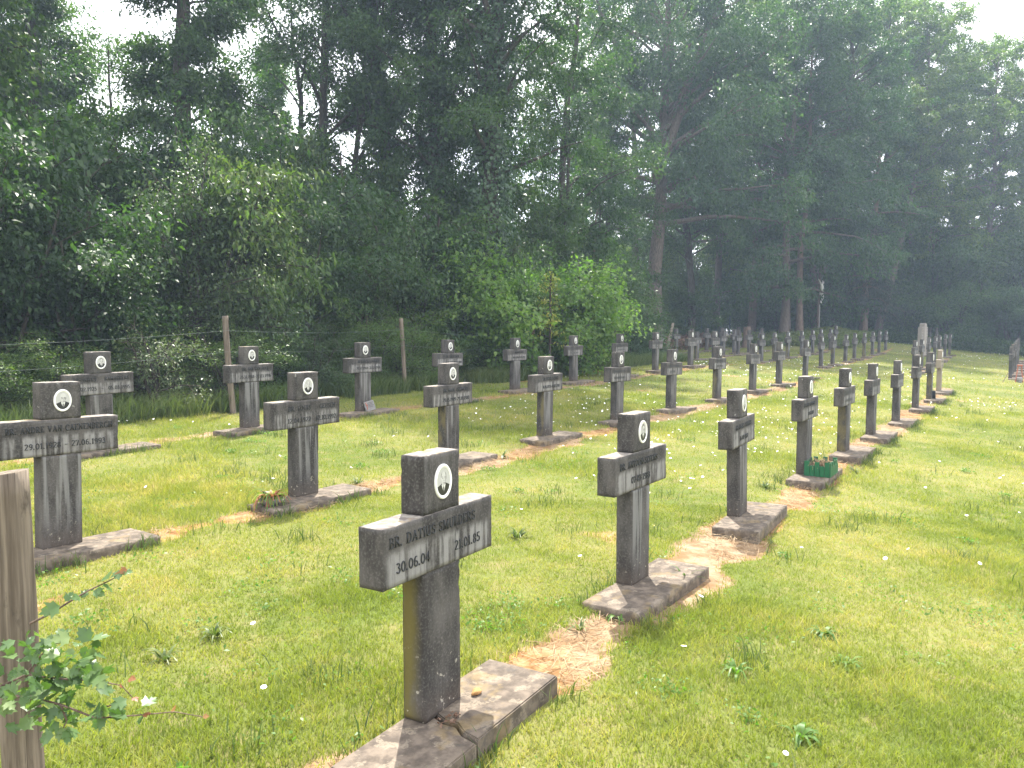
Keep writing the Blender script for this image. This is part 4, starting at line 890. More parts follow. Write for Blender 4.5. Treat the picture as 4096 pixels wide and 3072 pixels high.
def trunk_mesh(name, paths, rads, tw, thin=True):
    big = [(p, r) for p, r in zip(paths, rads) if r[0] > .09]; mid = [(p, r) for p, r in zip(paths, rads) if r[0] <= .09]
    V, F = tubes([p for p, _ in big] or [paths[0]], [r for _, r in big] or [rads[0]], 12); Vs, Fs = [V], [F]; n = len(V)
    if mid: V, F = tubes([p for p, _ in mid], [r for _, r in mid], 5); Vs.append(V); Fs.append(F+n); n += len(V)
    if thin and tw: V, F = tubes(tw, [np.array([.009, .006, .003])]*len(tw), 3); Vs.append(V); Fs.append(F+n)
    return polymesh(name, np.concatenate(Vs), np.concatenate(Fs), True)
def crown_mesh(name, rng, tw, n, size, spread=.16, ratio=.5, droop=.2, hang=.3, zmin=.05):
    T = np.array(tw); ln = np.linalg.norm(T[:, 2]-T[:, 0], axis=1); i = rng.choice(len(T), n, p=ln/ln.sum()); u = rng.random(n)**.8*2; a = np.minimum(u.astype(int), 1); f = (u-a)[:, None]
    P = T[i, a]+(T[i, a+1]-T[i, a])*f + rng.normal(0, 1, (n, 3))*spread*np.array([1, 1, .6])
    P = P[P[:, 2] > zmin]; n = len(P); i = i[:n]
    out = P-P.mean(0); out[:, 2] *= .3
    A = unit(out)*.5+rng.normal(0, .7, (n, 3))+np.array([0, 0, -hang]); Nn = rng.normal(0, .55, (n, 3))+np.array([0, 0, .8])+unit(out)*.3
    V, F = leaves(rng, P, A, Nn, size, ratio, droop); return polymesh(name, V, F)
def plant(name, seed, h, r0, cb, cr, nb, nl, size, leaf, bark='bark', spread=.16, ratio=.5, hang=.3, parts=('trunk', 'crown'), thin=True, **k):
    rng = np.random.default_rng(seed); pa, ra, tw = skeleton(rng, h, r0, cb, cr, nb, **k)
    r = bpy.data.objects.new(name, None); COL.objects.link(r); r.empty_display_size = .3
    link(parts[0], trunk_mesh(parts[0], pa, ra, tw, thin), r, M[bark]); link(parts[1], crown_mesh(parts[1], rng, tw, nl, size, spread, ratio, .2, hang), r, M[leaf])
    r['_axis'] = 0; del r['_axis']; return r, pa
def put(o, px, Y, label, cat, group=None, rz=0, sc=1.0, sz=None, x=None, lean=(0, 0)):
    X = colx(px, Y) if x is None else x
    o.location = (X, Y, float(gzw(X, Y))-.06); o.rotation_euler = (lean[0], lean[1], rz); o.scale = (sc, sc, sz or sc); return tag(o, label, cat, group)
def ivy(parent, rng, path, rad, n, size=.10, puff=.22, mesh='ivy'):
    path = np.asarray(path); k = len(path); q = rng.random(n)*(k-1); a = np.minimum(q.astype(int), k-2); c = path[a]+(path[a+1]-path[a])*(q-a)[:, None]; r = np.interp(q, np.arange(k), rad)
    th = rng.random(n)*6.283; lump = .35+1.1*fbm(q*1.7+9, th*1.4, 1.0, 4); D = np.stack([np.cos(th), np.sin(th), np.zeros(n)], 1)
    P = c+D*(r+.02+puff*lump*rng.random(n)**.7)[:, None]; A = rng.normal(0, .5, (n, 3))+np.array([0, 0, -.8])+D*.3; Nn = D+rng.normal(0, .45, (n, 3))+np.array([0, 0, .35])
    V, F = leaves(rng, P, A, Nn, size, .85, .05); return link(mesh, polymesh(mesh, V, F), parent, M['leaf_ivy'])
rng = np.random.default_rng(77)
GB = 'trees of the woodland belt'
# big individual trees
t1, _ = plant('maple_tree', 101, 13.5, .24, 1.2, 3.3, 46, 46000, .13, 'leaf_b', spread=.2, hang=.5, prof='round', ntw=9); put(t1, -180, 15.0, 'dense broad leaved tree filling the upper left corner', 'tree')
t2, pa = plant('ash_tree', 102, 16.5, .27, 2.2, 2.0, 60, 70000, .11, 'leaf_a', spread=.2, prof='column', ntw=9); put(t2, 735, 19.5, 'tall tree with thick dark bare trunk section, beside the sky gap', 'tree', lean=(0, .0))
t3, _ = plant('thin_tree', 103, 9.5, .07, 3.0, 1.6, 18, 2600, .09, 'leaf_b', spread=.2, prof='round', ntw=5, stems=2); put(t3, 505, 21, 'spindly sapling standing in the bright sky gap', 'tree')
t4, _ = plant('elm_tree', 104, 16, .20, 3.2, 4.6, 56, 62000, .115, 'leaf_a', spread=.22, prof='round', ntw=8, stems=3, up=(20, 60)); put(t4, 1250, 25, 'open crowned tree with several thin dark stems', 'tree')
t5, pa = plant('ivy_clad_tree', 105, 16, .26, 5.0, 3.8, 46, 42000, .115, 'leaf_a', lean=(-2.2, .5), prof='round', ntw=7, up=(25, 60)); put(t5, 1640, 25.5, 'ivy clad tree leaning towards the elm', 'tree')
ivy(t5, rng, pa[0], .26*(1-np.linspace(0, 1, 11))**.75+.02, 11000, puff=.26)
t6, pa = plant('ivy_clad_tree', 106, 18, .30, 5.5, 3.8, 46, 42000, .115, 'leaf_a', lean=(-.7, 0), prof='round', ntw=7, up=(30, 62)); put(t6, 1775, 24.5, 'thick ivy clad trunk, the more slender of two behind the hazel', 'tree')
ivy(t6, rng, pa[0], .30*(1-np.linspace(0, 1, 11))**.75+.02, 15000, puff=.42)
t7, pa = plant('ivy_clad_tree', 107, 18.5, .36, 5.5, 4.0, 48, 46000, .115, 'leaf_a', lean=(.5, 0), prof='round', ntw=7, up=(35, 66)); put(t7, 1950, 23.5, 'thickest ivy covered trunk, directly behind the hazel bush', 'tree')
ivy(t7, rng, pa[0], .36*(1-np.linspace(0, 1, 11))**.75+.02, 20000, puff=.55)
t8, _ = plant('ash_tree', 108, 18, .16, 4.0, 3.8, 42, 38000, .12, 'leaf_a', spread=.2, prof='round', ntw=8, stems=2, up=(25, 60)); put(t8, 2200, 30, 'twin stemmed tree with bright gaps behind the hazel', 'tree')
dead = bpy.data.objects.new('dead_tree', None); COL.objects.link(dead)
link('trunk', trunk_mesh('trunk', *skeleton(np.random.default_rng(9), 6.5, .11, 4.5, .5, 4, lean=(.5, 0), ntw=0)), dead, M['bark_pine']); put(dead, 2338, 31, 'pale dead split trunk standing behind the hazel bush', 'dead tree')
# the big red oak
def oak():
    rng = np.random.default_rng(131); pa, ra, tw = skeleton(rng, 23, .42, 6.5, 8.2, 50, lean=(.3, .4), up=(2, 58), droop=.28, prof='flat', ntw=10)
    F_ = 42/FPX
    def limb(pts, r0, r1):
        P = np.array([((x-2608)*F_, dy, (1325-y)*F_+1.35) for x, y, dy in pts]); paths_ = P; pa.append(P); ra.append(np.linspace(r0, r1, len(P)))
        for k in range(len(P)*5):
            q = rng.uniform(.3, 1)*(len(P)-1); a = int(min(q, len(P)-2)); s0 = P[a]+(P[a+1]-P[a])*(q-a); d = unit(rng.normal(0, 1, 3)+unit(P[a+1]-P[a])*.6); lt = rng.uniform(.7, 1.9); tw.append(np.array([s0, s0+d*lt*.5, s0+d*lt+np.array([0, 0, -.15*lt])]))
    limb([(2615, 760, 0), (2600, 600, -.2), (2540, 470, -.5), (2480, 330, -.6), (2400, 180, -.8), (2350, 60, -1)], .24, .05)
    limb([(2630, 700, 0), (2690, 520, -.3), (2740, 350, -.5), (2790, 200, -.6), (2850, 60, -.5)], .26, .06)
    limb([(2610, 620, 0), (2500, 560, -.8), (2380, 500, -1.2), (2250, 390, -1.6)], .15, .04)
    limb([(2605, 640, 0), (2500, 600, -.6), (2330, 596, -1.0), (2150, 590, -1.2), (2100, 560, -1.3)], .12, .03)
    limb([(2640, 640, 0), (2760, 560, -.6), (2900, 510, -1.2), (3060, 480, -1.6)], .14, .03)
    limb([(2640, 560, 0), (2800, 420, -1), (2960, 330, -1.6), (3080, 220, -2)], .16, .03)
    limb([(2660, 800, 0), (2740, 690, -1), (2860, 620, -1.8)], .12, .03)
    r = bpy.data.objects.new('red_oak_tree', None); COL.objects.link(r)
    link('trunk', trunk_mesh('trunk', pa, ra, tw), r, M['bark_oak']); link('crown', crown_mesh('crown', rng, tw, 76000, .185, .3, .5, .25, .35), r, M['leaf_oak']); return r
t9 = oak(); put(t9, 2608, 42, 'great red oak with a straight thick trunk and wide forking limbs', 'tree')
t10, _ = plant('red_oak_tree', 110, 21, .24, 2.6, 6.4, 60, 66000, .17, 'leaf_oak', 'bark_oak', spread=.26, prof='flat', ntw=10, up=(-6, 50), droop=.55); put(t10, 3130, 46.5, 'oak with low drooping layered branches over the graves', 'tree')
t11, pa = plant('pine_tree', 111, 20, .18, 8, 3.2, 34, 26000, .15, 'leaf_a', 'bark_pine', prof='round'); put(t11, 3195, 46.5, 'slim straight tree with reddish bark near the crucifix', 'tree')
t12, pa = plant('ash_tree', 112, 19, .19, 7, 3.4, 32, 24000, .15, 'leaf_a', 'bark_oak', lean=(-.9, .2), prof='round'); put(t12, 3145, 47.5, 'curved slim trunk between two straighter ones', 'tree')
t13, pa = plant('ivy_clad_tree', 113, 23, .32, 6, 4.2, 40, 36000, .15, 'leaf_oak', 'bark', prof='round'); put(t13, 3335, 48.5, 'ivy wrapped trunk just beyond the crucifix', 'tree')
ivy(t13, rng, pa[0][:7], (.30*(1-np.linspace(0, 1, 11))**.75+.02)[:7], 9000, .13, .45)
t14, pa = plant('pine_tree', 114, 16, .24, 6, 3.4, 26, 20000, .14, 'leaf_oak', 'bark_pine', prof='round', lean=(.6, 0)); put(t14, 3450, 50, 'brown straight trunk behind the second block of crosses', 'tree')
t15, pa = plant('ash_tree', 115, 17, .23, 9, 4.6, 30, 26000, .16, 'leaf_c', 'bark_oak', prof='flat', lean=(3.6, .5), up=(5, 50)); put(t15, 3500, 51.5, 'strongly leaning tree crossing the wood edge', 'tree')
t16, pa = plant('ash_tree', 116, 24, .24, 6, 5.8, 50, 46000, .17, 'leaf_c', 'bark_oak', prof='round', lean=(-1.2, 0)); put(t16, 3730, 55, 'tall sunlit tree rising behind the leaning trunk', 'tree')
t17, pa = plant('lime_tree', 117, 22.5, .24, 4, 6.0, 50, 48000, .17, 'leaf_c', 'bark_oak', prof='round'); put(t17, 3930, 57, 'broad tree under the open white sky', 'tree')
t18, pa = plant('lime_tree', 118, 21.5, .24, 3, 5.8, 50, 44000, .17, 'leaf_c', 'bark_oak', prof='round'); put(t18, 4200, 56, 'tree at the upper edge beside the open sky', 'tree')
t19, pa = plant('yew_tree', 119, 9, .25, .3, 3.6, 70, 60000, .12, 'leaf_yew', 'bark', spread=.22, ratio=.35, prof='cone', ntw=10, up=(-5, 40)); put(t19, 4190, 54, 'dark dense yew at the corner of the lawn', 'tree')
t20, pa = plant('yew_tree', 120, 8.5, .2, 2.2, 2.8, 50, 30000, .12, 'leaf_yew', 'bark_pine', spread=.18, ratio=.3, prof='cone', ntw=9, up=(-12, 25)); put(t20, 3450, 48, 'dark drooping conifer between the crucifix and the leaning tree', 'tree')
# pink-brown birch-like distant trees fill the belt behind: copies of the trees above
belt = [(t2, 150, 23, 1.0), (t4, -250, 22, 1.05), (t4, -120, 28, 1.1), (t2, 1080, 31, .8), (t8, 2420, 40, .9),
        (t8, 2760, 47, 1.2), (t16, 2560, 55, 1.15), (t16, 2860, 55, 1.05), (t17, 3060, 57, 1.1), (t14, 3000, 52, 1.1), (t17, 3320, 57, 1.05), (t14, 3260, 54, 1.1), (t16, 3560, 60, 1.15), (t17, 3500, 57, 1.12), (t17, 3800, 64, 1.1), (t14, 3640, 57, 1.0), (t14, 3840, 60, 1.0), (t18, 4060, 63, 1.05), (t17, 4400, 62, 1.1), (t8, 640, 30, .5)]
for i, (src, px, Y, sc) in enumerate(belt):
    c = copy_tree(src); put(c, px, Y, 'slender broad leaved tree deeper in the woodland belt', 'tree', GB, rz=i*1.9+.7, sc=sc)
# understory shrubs
sh = []
for sd, lf, sz_, nl in ((201, 'leaf_a', .085, 15000), (202, 'leaf_shrub', .055, 17000), (203, 'leaf_b', .095, 14000), (204, 'leaf_bramble', .06, 15000)):
    o, _ = plant('shrub', sd, 3.2, .035, .25, 1.7, 34, nl, sz_, lf, parts=('stems', 'foliage'), spread=.15, stems=6, ntw=7, prof='round', up=(8, 55)); sh.append(o)
US = 'understory shrubs along the wood edge'; first = set()
def shrub(k, s, t, sc, sz, lab, group, seed):
    o = sh[k] if k not in first else copy_tree(sh[k]); first.add(k); x, y = xy(s, t)
    put(o, 0, y, lab, 'shrub', group, rz=seed*2.3, sc=sc, sz=sz, x=x); return o
r = random.Random(8); LAB = {0: 'dark green broad leaved shrub along the wood edge', 1: 'small leaved greyish shrub along the wood edge', 2: 'large leaved shrub along the wood edge'}
for i in range(20):
    s = -3+i*1.65+r.uniform(-.4, .4); k = r.choice([0, 0, 2, 1]); shrub(k, s, -13.4+r.uniform(-.5, .4), r.uniform(1.0, 1.35), r.uniform(.95, 1.45), LAB[k], US, i)
for i in range(18):
    s = -2+i*1.75+r.uniform(-.4, .4); k = r.choice([0, 2, 2, 0]); shrub(k, s, -15.6+r.uniform(-.5, .5), r.uniform(1.2, 1.6), r.uniform(1.3, 2.1), LAB[k], US, i+31)
for i in range(15):
    s = 28+i*1.9+r.uniform(-.4, .4); k = r.choice([0, 0, 2, 1]); shrub(k, s, -19.5+r.uniform(-.8, 1.0), r.uniform(1.1, 1.6), r.uniform(.9, 1.7), LAB[k], US, i+57)
for i in range(14):
    t = -16+i*1.7+r.uniform(-.4, .4); k = r.choice([0, 0, 2]); shrub(k, (59.5 if -13 < t < -4.5 else 54.5)+r.uniform(-1, 1.5)+max(0, t*.12), t, r.uniform(1.2, 1.7), r.uniform(.8, 1.6), LAB[k], US, i+80)
for i in range(12):
    t = -16+i*2.1+r.uniform(-.4, .4); k = r.choice([0, 0, 2]); shrub(k, 59.5+r.uniform(-1, 1.5)+max(0, t*.12), t, r.uniform(1.7, 2.2), r.uniform(1.7, 2.6), LAB[k], US, i+99)
for i in range(16):
    px = 2250+i*115; Y = 62+r.uniform(-2, 5); s_, t_ = st(colx(px, Y), Y); shrub(r.choice([0, 2]), s_, t_, r.uniform(2.0, 2.6), r.uniform(2.2, 3.2), 'tall dark thicket deep in the wood', 'thickets deep in the wood', i+140)
for i in range(9):
    px = -150+i*290; Y = 30+i*2.2+r.uniform(-1, 2); s_, t_ = st(colx(px, Y), Y); shrub(r.choice([0, 2]), s_, t_, r.uniform(1.6, 2.0), r.uniform(1.8, 2.4), 'tall dark thicket deep in the wood', 'thickets deep in the wood', i+170)
# bramble and low bushes right at the fence
FG = 'low bushes along the wire fence'
for i, (s, sc, sz, k) in enumerate(((-2.5, .85, .46, 3), (-.8, .9, .44, 3), (.7, .85, .44, 3), (2.2, .85, .46, 3), (3.6, .75, .42, 3), (4.8, .6, .38, 3), (8.6, .7, .42, 3), (10.4, .55, .40, 1), (11.2, .6, .44, 1), (12.2, .7, .55, 3), (12.9, .65, .5, 3), (13.4, .5, .34, 1), (5.8, .6, .34, 3), (6.9, .6, .36, 1), (9.6, .55, .36, 3), (11.8, .5, .32, 3), (14.3, .6, .4, 3), (15.4, .6, .42, 0), (16.3, .6, .4, 3), (20.5, .7, .4, 0), (22, .7, .42, 1), (23.5, .7, .42, 3), (25, .7, .42, 0))):
    shrub(k, s, -11.9+r.uniform(-.3, .3), sc, sz, 'low bramble bush hugging the wire fence', FG, i+120)
shrub(1, 9.8, -12.6, 1.0, .92, 'rounded grey green shrub right of the pale fence post'.replace('right of', 'just past'), None, 131)
o, _ = plant('shrub', 210, 1.25, .02, .2, .75, 20, 2600, .045, 'leaf_pale', parts=('stems', 'foliage'), spread=.09, stems=4, ntw=6, up=(10, 60)); put(o, 632, 12.0, 'small pale leaved bush by the wire before the pale post', 'shrub')
o, _ = plant('cherry_tree', 211, 4.6, .07, 1.2, 1.55, 30, 7500, .12, 'leaf_bramble', spread=.14, ratio=.42, hang=1.0, prof='round', droop=.7, ntw=7); put(o, 985, 15.5, 'young cherry with long drooping light leaves', 'tree')
o, _ = plant('cherry_tree', 212, 4.0, .07, .8, 1.8, 30, 8000, .12, 'leaf_b', spread=.16, ratio=.45, hang=.8, prof='round', droop=.7, ntw=7); put(o, 850, 15.2, 'cherry with darker drooping leaves beside the pale post', 'tree')
# bright hazel bushes
hz, _ = plant('hazel_bush', 220, 3.0, .03, .1, 2.0, 60, 15000, .105, 'leaf_hazel', parts=('stems', 'foliage'), spread=.17, ratio=.75, stems=9, ntw=8, prof='round', up=(10, 60)); put(hz, 1900, 20.2, 'bright green hazel bush, the taller lobe before the ivy trunks', 'bush', rz=.4, sc=.98)
h2 = copy_tree(hz); put(h2, 2310, 22.0, 'bright green hazel bush spreading behind the rear row', 'bush', rz=2.2, sc=.98, sz=.92)
h3 = copy_tree(hz); put(h3, 2120, 22.4, 'hazel bush filling the middle between its two neighbours', 'bush', rz=4.1, sc=.8, sz=.95)
o, _ = plant('yellowing_sapling', 221, 2.9, .022, .9, .36, 20, 420, .085, 'leaf_gold', parts=('stem', 'leaves'), spread=.07, ntw=4, prof='column'); put(o, 2200, 20.2, 'thin sapling with yellowing leaves before the hazel', 'sapling')
# bushes and ferns around the far block
def scatter_leaves(n, fs, ft, hmax, size, seed):
    rg = np.random.default_rng(seed); s = fs(rg, n); t = ft(rg, n); x, y = xy(s, t); u = rg.random(n)
    P = np.stack([x, y, gz(s, t)+hmax*u*(.4+fbm(s, t, .9, seed))], 1); V, F = leaves(rg, P, rg.normal(0, 1, (n, 3))*np.array([1, 1, .4])+np.array([0, 0, -.1]), rg.normal(0, .45, (n, 3))+np.array([0, 0, 1.]), size, .5, .25); return V, F
V, F = scatter_leaves(26000, lambda r_, n: r_.uniform(43.5, 54, n), lambda r_, n: r_.uniform(-15, -7.8, n), .65, .13, 5)
o = link('undergrowth', polymesh('undergrowth', V, F), None, M['fern']); tag(o, 'yellow green fern undergrowth on the bank below the crucifix', None, None, 'stuff')
V, F = scatter_leaves(22000, lambda r_, n: r_.uniform(52.0, 56, n), lambda r_, n: r_.uniform(-9, 6, n), .9, .13, 6)
o = link('edge_undergrowth', polymesh('edge_undergrowth', V, F), None, M['leaf_b']); tag(o, 'low leafy undergrowth where lawn meets the wood', None, None, 'stuff')
V, F = scatter_leaves(9000, lambda r_, n: r_.uniform(31, 45, n), lambda r_, n: -16.3+.7*r_.normal(0, 1, n), .8, .14, 7)
o = link('leaf_litter', polymesh('leaf_litter', V, F), None, M['litter']); tag(o, 'heap of brown dead leaves and twigs behind the last row', None, None, 'stuff')

# ------------------------------------------------------------------ chain link fence behind the far block
cf = thing('chain_link_fence', (*xy(28, -17.2), float(gz(28, -17.2))), 'dark green chain link fence behind the far block', 'fence')
o0 = np.array(cf.location); Lf, Hf, pitch = 25.0, 1.75, .11
def fpos(a, h):
    s = 28+a; x, y = xy(s, -17.2); return np.array([x, y, float(gz(s, -17.2))+h])-o0
P_, R_ = [], []
for i in np.arange(-Hf, Lf, pitch):
    for sg_ in (1, -1):
        a0, a1 = (i, i+Hf) if sg_ == 1 else (i+Hf, i); q = []
        for a, h in ((a0, 0.), (a1, Hf)):
            a_ = min(max(a, 0), Lf)
            if a_ != a and a1 != a0: h = Hf*(a_-a0)/(a1-a0)
            q.append(fpos(a_, h+.03))
        if np.linalg.norm(q[0]-q[1]) > .05: P_.append(np.array(q)); R_.append(np.full(2, .0022))
V, F = tubes(P_, R_, 3); link('mesh_wires', polymesh('mesh_wires', V, F), cf, M['greenwire'])
for i in range(10):
    p = np.array([fpos(min(Lf, i*2.75), -.05), fpos(min(Lf, i*2.75), Hf+.1)]); V, F = tubes([p], [np.full(2, .028)], 8); link('post', polymesh('post', V, F, True), cf, M['greenwire'])
for a, b in ((5.5, 7.2), (5.5, 3.8)):
    V, F = tubes([np.array([fpos(a, Hf-.25), fpos(b, 0)])], [np.full(2, .022)], 6); link('brace', polymesh('brace', V, F, True), cf, M['greenwire'])
# leaning mossy concrete post beside it
a, b = at(2665, 1385, 37.5), at(2694, 1292, 37.5); z0 = float(gzw(a.x, a.y))
bm = bmesh.new(); vsq = .055
lo = [bm.verts.new((sx*vsq, sy*vsq, -.05)) for sx, sy in ((-1, -1), (1, -1), (1, 1), (-1, 1))]; hi = [bm.verts.new((b.x-a.x+sx*vsq, .1+sy*vsq, b.z-z0)) for sx, sy in ((-1, -1), (1, -1), (1, 1), (-1, 1))]
bm.faces.new(lo[::-1]); bm.faces.new(hi)
for i in range(4): bm.faces.new((lo[i], lo[(i+1) % 4], hi[(i+1) % 4], hi[i]))
bmesh.ops.bevel(bm, geom=bm.edges[:], offset=.01, segments=1, affect='EDGES')
o = link('leaning_post', bm_mesh('leaning_post', bm), None, M['pale']); o.location = (a.x, a.y, z0); tag(o, 'leaning pale concrete post at the wood edge behind crosses', 'post')
# tree stump
stp = thing('tree_stump', (colx(2985, 43), 43, float(gzw(colx(2985, 43), 43))), 'dark reddish tree stump among the last crosses', 'tree stump')
V, F = tubes([np.array([(0, 0, -.1), (0, 0, .15), (.02, 0, .6), (.0, .02, 1.15)])], [[.34, .25, .21, .20]], 18)
link('bark', polymesh('bark', V, F, True), stp, M['bark_pine'])
a_ = np.arange(18)*2*np.pi/18; me = bpy.data.meshes.new('cut_face'); me.from_pydata([(.2*math.cos(t), .02+.2*math.sin(t), 1.145+.03*math.cos(t)) for t in a_], [], [tuple(range(18))]); link('cut_face', me, stp, M['rust'])

# ------------------------------------------------------------------ memorial stone with rows of engraved lines
ms = thing('memorial_stone', (colx(3688, 38), 38, float(gzw(colx(3688, 38), 38))), 'tall pale memorial stone with rounded top and two columns of engraved lines', 'memorial stone', None, R(22))
bm = bmesh.new(); bm_box(bm, (-.20, -.10, 0), (.20, .14, 1.44), .012); link('panel', bm_mesh('panel', bm), ms, M['memorial'])
bm = bmesh.new(); kk = 12
pr = [(-.075, 0), (-.075, 1.56)] + [(-.075*math.cos(math.pi*i/kk), 1.56+.075*math.sin(math.pi*i/kk)) for i in range(1, kk)] + [(.075, 1.56), (.075, 0)]
fr = [bm.verts.new((x, -.135, z)) for x, z in pr]; bk = [bm.verts.new((x, .16, z)) for x, z in pr]
bm.faces.new(fr); bm.faces.new(bk[::-1])
for i in range(len(pr)): bm.faces.new((fr[i], fr[(i+1) % len(pr)], bk[(i+1) % len(pr)], bk[i]))
link('centre_pillar', bm_mesh('centre_pillar', bm), ms, M['memorial'])
bm = bmesh.new(); rq = random.Random(2)
for i in range(17):
    z = 1.36-i*.075
    for x0, x1 in ((-.19, -.10), (.10, .19)): bm_box(bm, (x0+rq.uniform(0, .03), -.104, z), (x1-rq.uniform(0, .03), -.098, z+.026))
link('engraved_lines', bm_mesh('engraved_lines', bm), ms, M['lettergrey'])
bm = bmesh.new(); bm_box(bm, (-.28, -.22, -.05), (.28, .22, .08), .01); link('plinth', bm_mesh('plinth', bm), ms, M['slab'])

# ------------------------------------------------------------------ crucifix under a little roof
CX, CY = colx(3268, 47), 47.0; cz = float(gzw(CX, CY))
cx = thing('wayside_crucifix', (CX, CY, cz), 'tall wooden crucifix with white figure under a small roof', 'crucifix', None, R(58))
ztop = at(3280, 1062, 47).z-cz
bm = bmesh.new(); bm_box(bm, (-.075, -.055, -.1), (.075, .055, ztop-.15), .006); bm_box(bm, (-.75, -.05, ztop-1.12), (-.077, .05, ztop-.97), .005); bm_box(bm, (.077, -.05, ztop-1.12), (.75, .05, ztop-.97), .005); link('cross_beams', bm_mesh('cross_beams', bm), cx, M['beam'])
bm = bmesh.new(); bm_box(bm, (-.070, -.064, .05), (.070, -.057, ztop-2.35), .002); link('pale_facing', bm_mesh('pale_facing', bm), cx, M['beam_pale'])
bm = bmesh.new()
for s_ in (-1, 1): bm_box(bm, (-.55, -.28, -.018), (.55, .28, .018), .004, Matrix.Rotation(R(32*s_), 3, 'Y')); bmesh.ops.translate(bm, verts=bm.verts[-40:] if False else [v for v in bm.verts if not v.tag], vec=(.44*s_, -.05, ztop-.22)); [setattr(v, 'tag', True) for v in bm.verts]
link('roof', bm_mesh('roof', bm), cx, M['beam'])
V, F = tubes([np.array([(s_*.07, -.05, ztop-1.0), (s_*.62, -.05, ztop-.36)]) for s_ in (-1, 1)], [np.full(2, .02)]*2, 6); link('roof_strut', polymesh('roof_strut', V, F), cx, M['beam'])
zf = at(3262, 1212, 47).z-cz                              # feet
def corpus():
    bm = bmesh.new(); sk = bm.verts.layers.skin.verify()
    J = {'pelvis': (0, -.15, zf+.64, .095), 'waist': (.01, -.16, zf+.78, .080), 'chest': (0, -.15, zf+.98, .108), 'neck': (0, -.17, zf+1.12, .040), 'head': (.03, -.21, zf+1.20, .062), 'crownp': (.035, -.22, zf+1.29, .055),
         'shl': (-.16, -.14, zf+1.09, .045), 'ell': (-.37, -.11, zf+1.22, .034), 'wrl': (-.58, -.075, zf+1.36, .025), 'hal': (-.66, -.072, zf+1.40, .022), 'shr': (.16, -.14, zf+1.09, .045), 'elr': (.37, -.11, zf+1.22, .034), 'wrr': (.58, -.075, zf+1.36, .025), 'har': (.66, -.072, zf+1.40, .022),
         'hl': (-.06, -.15, zf+.58, .075), 'kl': (-.045, -.24, zf+.33, .050), 'al': (-.015, -.10, zf+.06, .030), 'fl': (-.01, -.16, zf-.02, .026), 'hr': (.06, -.15, zf+.58, .075), 'kr': (.05, -.245, zf+.33, .050), 'ar': (.02, -.11, zf+.07, .030), 'fr': (.018, -.175, zf-.01, .026)}
    v = {k: bm.verts.new(q[:3]) for k, q in J.items()}
    for a, b in (('pelvis', 'waist'), ('waist', 'chest'), ('chest', 'neck'), ('neck', 'head'), ('head', 'crownp'), ('chest', 'shl'), ('shl', 'ell'), ('ell', 'wrl'), ('wrl', 'hal'), ('chest', 'shr'), ('shr', 'elr'), ('elr', 'wrr'), ('wrr', 'har'), ('pelvis', 'hl'), ('hl', 'kl'), ('kl', 'al'), ('al', 'fl'), ('pelvis', 'hr'), ('hr', 'kr'), ('kr', 'ar'), ('ar', 'fr')): bm.edges.new((v[a], v[b]))
    for k, q in J.items(): v[k][sk].radius = (q[3], q[3]*.9)
    v['pelvis'][sk].use_root = True
    me = bpy.data.meshes.new('figure'); bm.to_mesh(me); bm.free(); o = link('figure', me, cx, M['white'])
    o.modifiers.new('skin', 'SKIN'); q = o.modifiers.new('sub', 'SUBSURF'); q.levels = 2; q.render_levels = 2; return o
fg = corpus()
V, F = tubes([np.array([(0, -.15, zf+.50), (.005, -.155, zf+.60), (.01, -.155, zf+.70)])], [[.155, .145, .12]], 16); V = V+np.random.default_rng(3).normal(0, .006, V.shape)
link('loincloth', polymesh('loincloth', V, F, True), fg, M['white'])
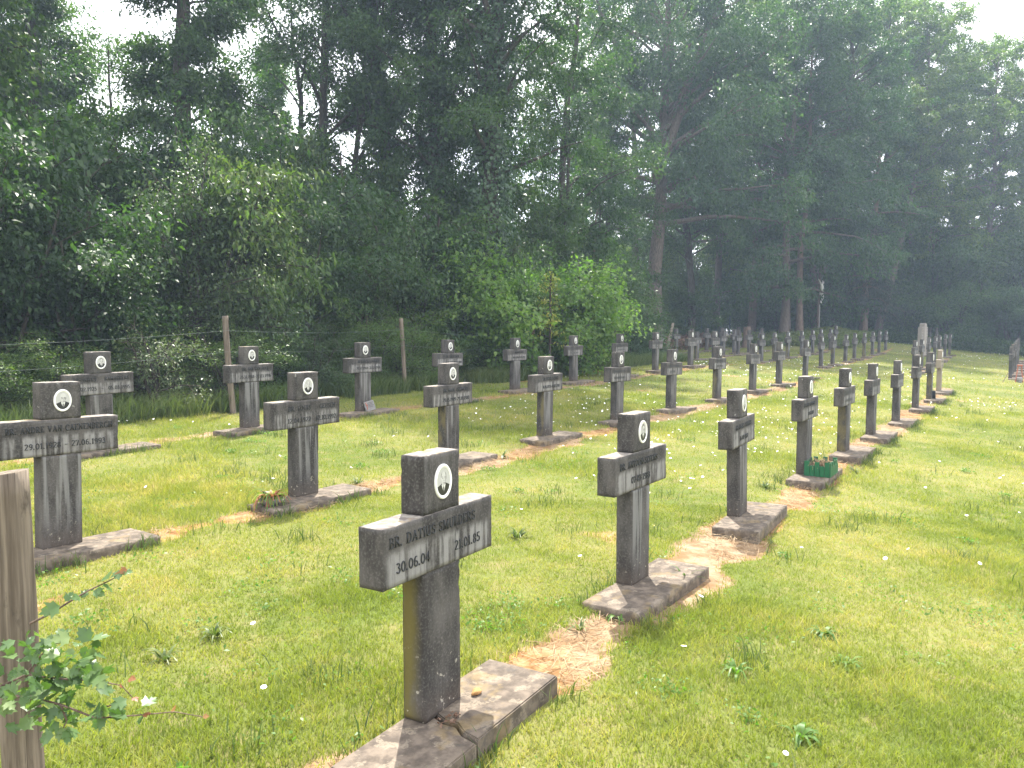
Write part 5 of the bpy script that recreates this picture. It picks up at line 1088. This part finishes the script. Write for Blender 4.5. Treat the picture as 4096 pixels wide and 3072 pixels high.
for i, (dx, dy, s_) in enumerate(((-.45, -.25, .3), (.1, -.42, .36), (.55, -.2, .27), (.85, .1, .22), (-.9, .0, .24))):
    o = link('mossy_stone', pebble('mossy_stone', 30+i, s_, s_*.8, s_*.55), None, M['greystone']); o.location = (CX+dx, CY+dy, float(gzw(CX+dx, CY+dy))+s_*.2); o.rotation_euler = (0, 0, i)
    tag(o, ['mossy stone, first in the ring under the crucifix', 'largest mossy stone straight before the crucifix foot', 'round mossy stone beside the crucifix foot', 'small mossy stone at the ring end', 'outer mossy stone away from the crucifix'][i], 'stone', 'stones around the crucifix foot')
# grave lantern and stick at the picture edge
P0 = at(4078, 1492, 25.8); z0 = float(gzw(P0.x, P0.y))
ln_ = thing('grave_lantern', (P0.x, P0.y, z0), 'rusty iron stand with a grey pot between two edge crosses', 'lantern')
bm = bmesh.new()
for sx in (-1, 1): bm_box(bm, (sx*.09-.012, -.012, 0), (sx*.09+.012, .012, .55), .003, Matrix.Rotation(R(-7*sx), 3, 'Y'))
bm_box(bm, (-.075, -.04, .55), (.075, .04, .60), .006); link('stand', bm_mesh('stand', bm), ln_, M['rust'])
V, F = tubes([np.array([(0, 0, 0), (0, 0, .08), (0, 0, .17), (0, 0, .19)])], [[.07, .10, .10, .06]], 14); link('pot', polymesh('pot', V, F, True), ln_, M['greystone'])
P0 = at(4012, 1500, 25.6); P1 = at(4036, 1470, 25.75); V, F = tubes([np.array([(0, 0, 0), (P1.x-P0.x, .15, .32)])], [[.012, .009]], 6); o = link('leaning_stick', polymesh('leaning_stick', V, F), None, M['bark_pine']); o.location = (P0.x, P0.y, float(gzw(P0.x, P0.y))); tag(o, 'thin stick leaning on the first edge cross', 'stick')

# ------------------------------------------------------------------ thin haze in the air, also put in for veiling lens glare
hzb = box_mesh('haze', (-140, -60, -4.0), (160, 150, 32.0), 0, M['white']); hzb.materials.clear()
hm = bpy.data.materials.new('haze'); hm.use_nodes = True; hn = hm.node_tree; hn.nodes.clear()
hv = hn.nodes.new('ShaderNodeVolumePrincipled'); ho = hn.nodes.new('ShaderNodeOutputMaterial'); hv.inputs['Color'].default_value = (.62, .79, 1.0, 1); hv.inputs['Density'].default_value = .0014; hv.inputs['Anisotropy'].default_value = .15
hn.links.new(hv.outputs['Volume'], ho.inputs['Volume'])
o = link('haze', hzb, None, hm); tag(o, 'thin bluish haze in the air', None, None, 'stuff')
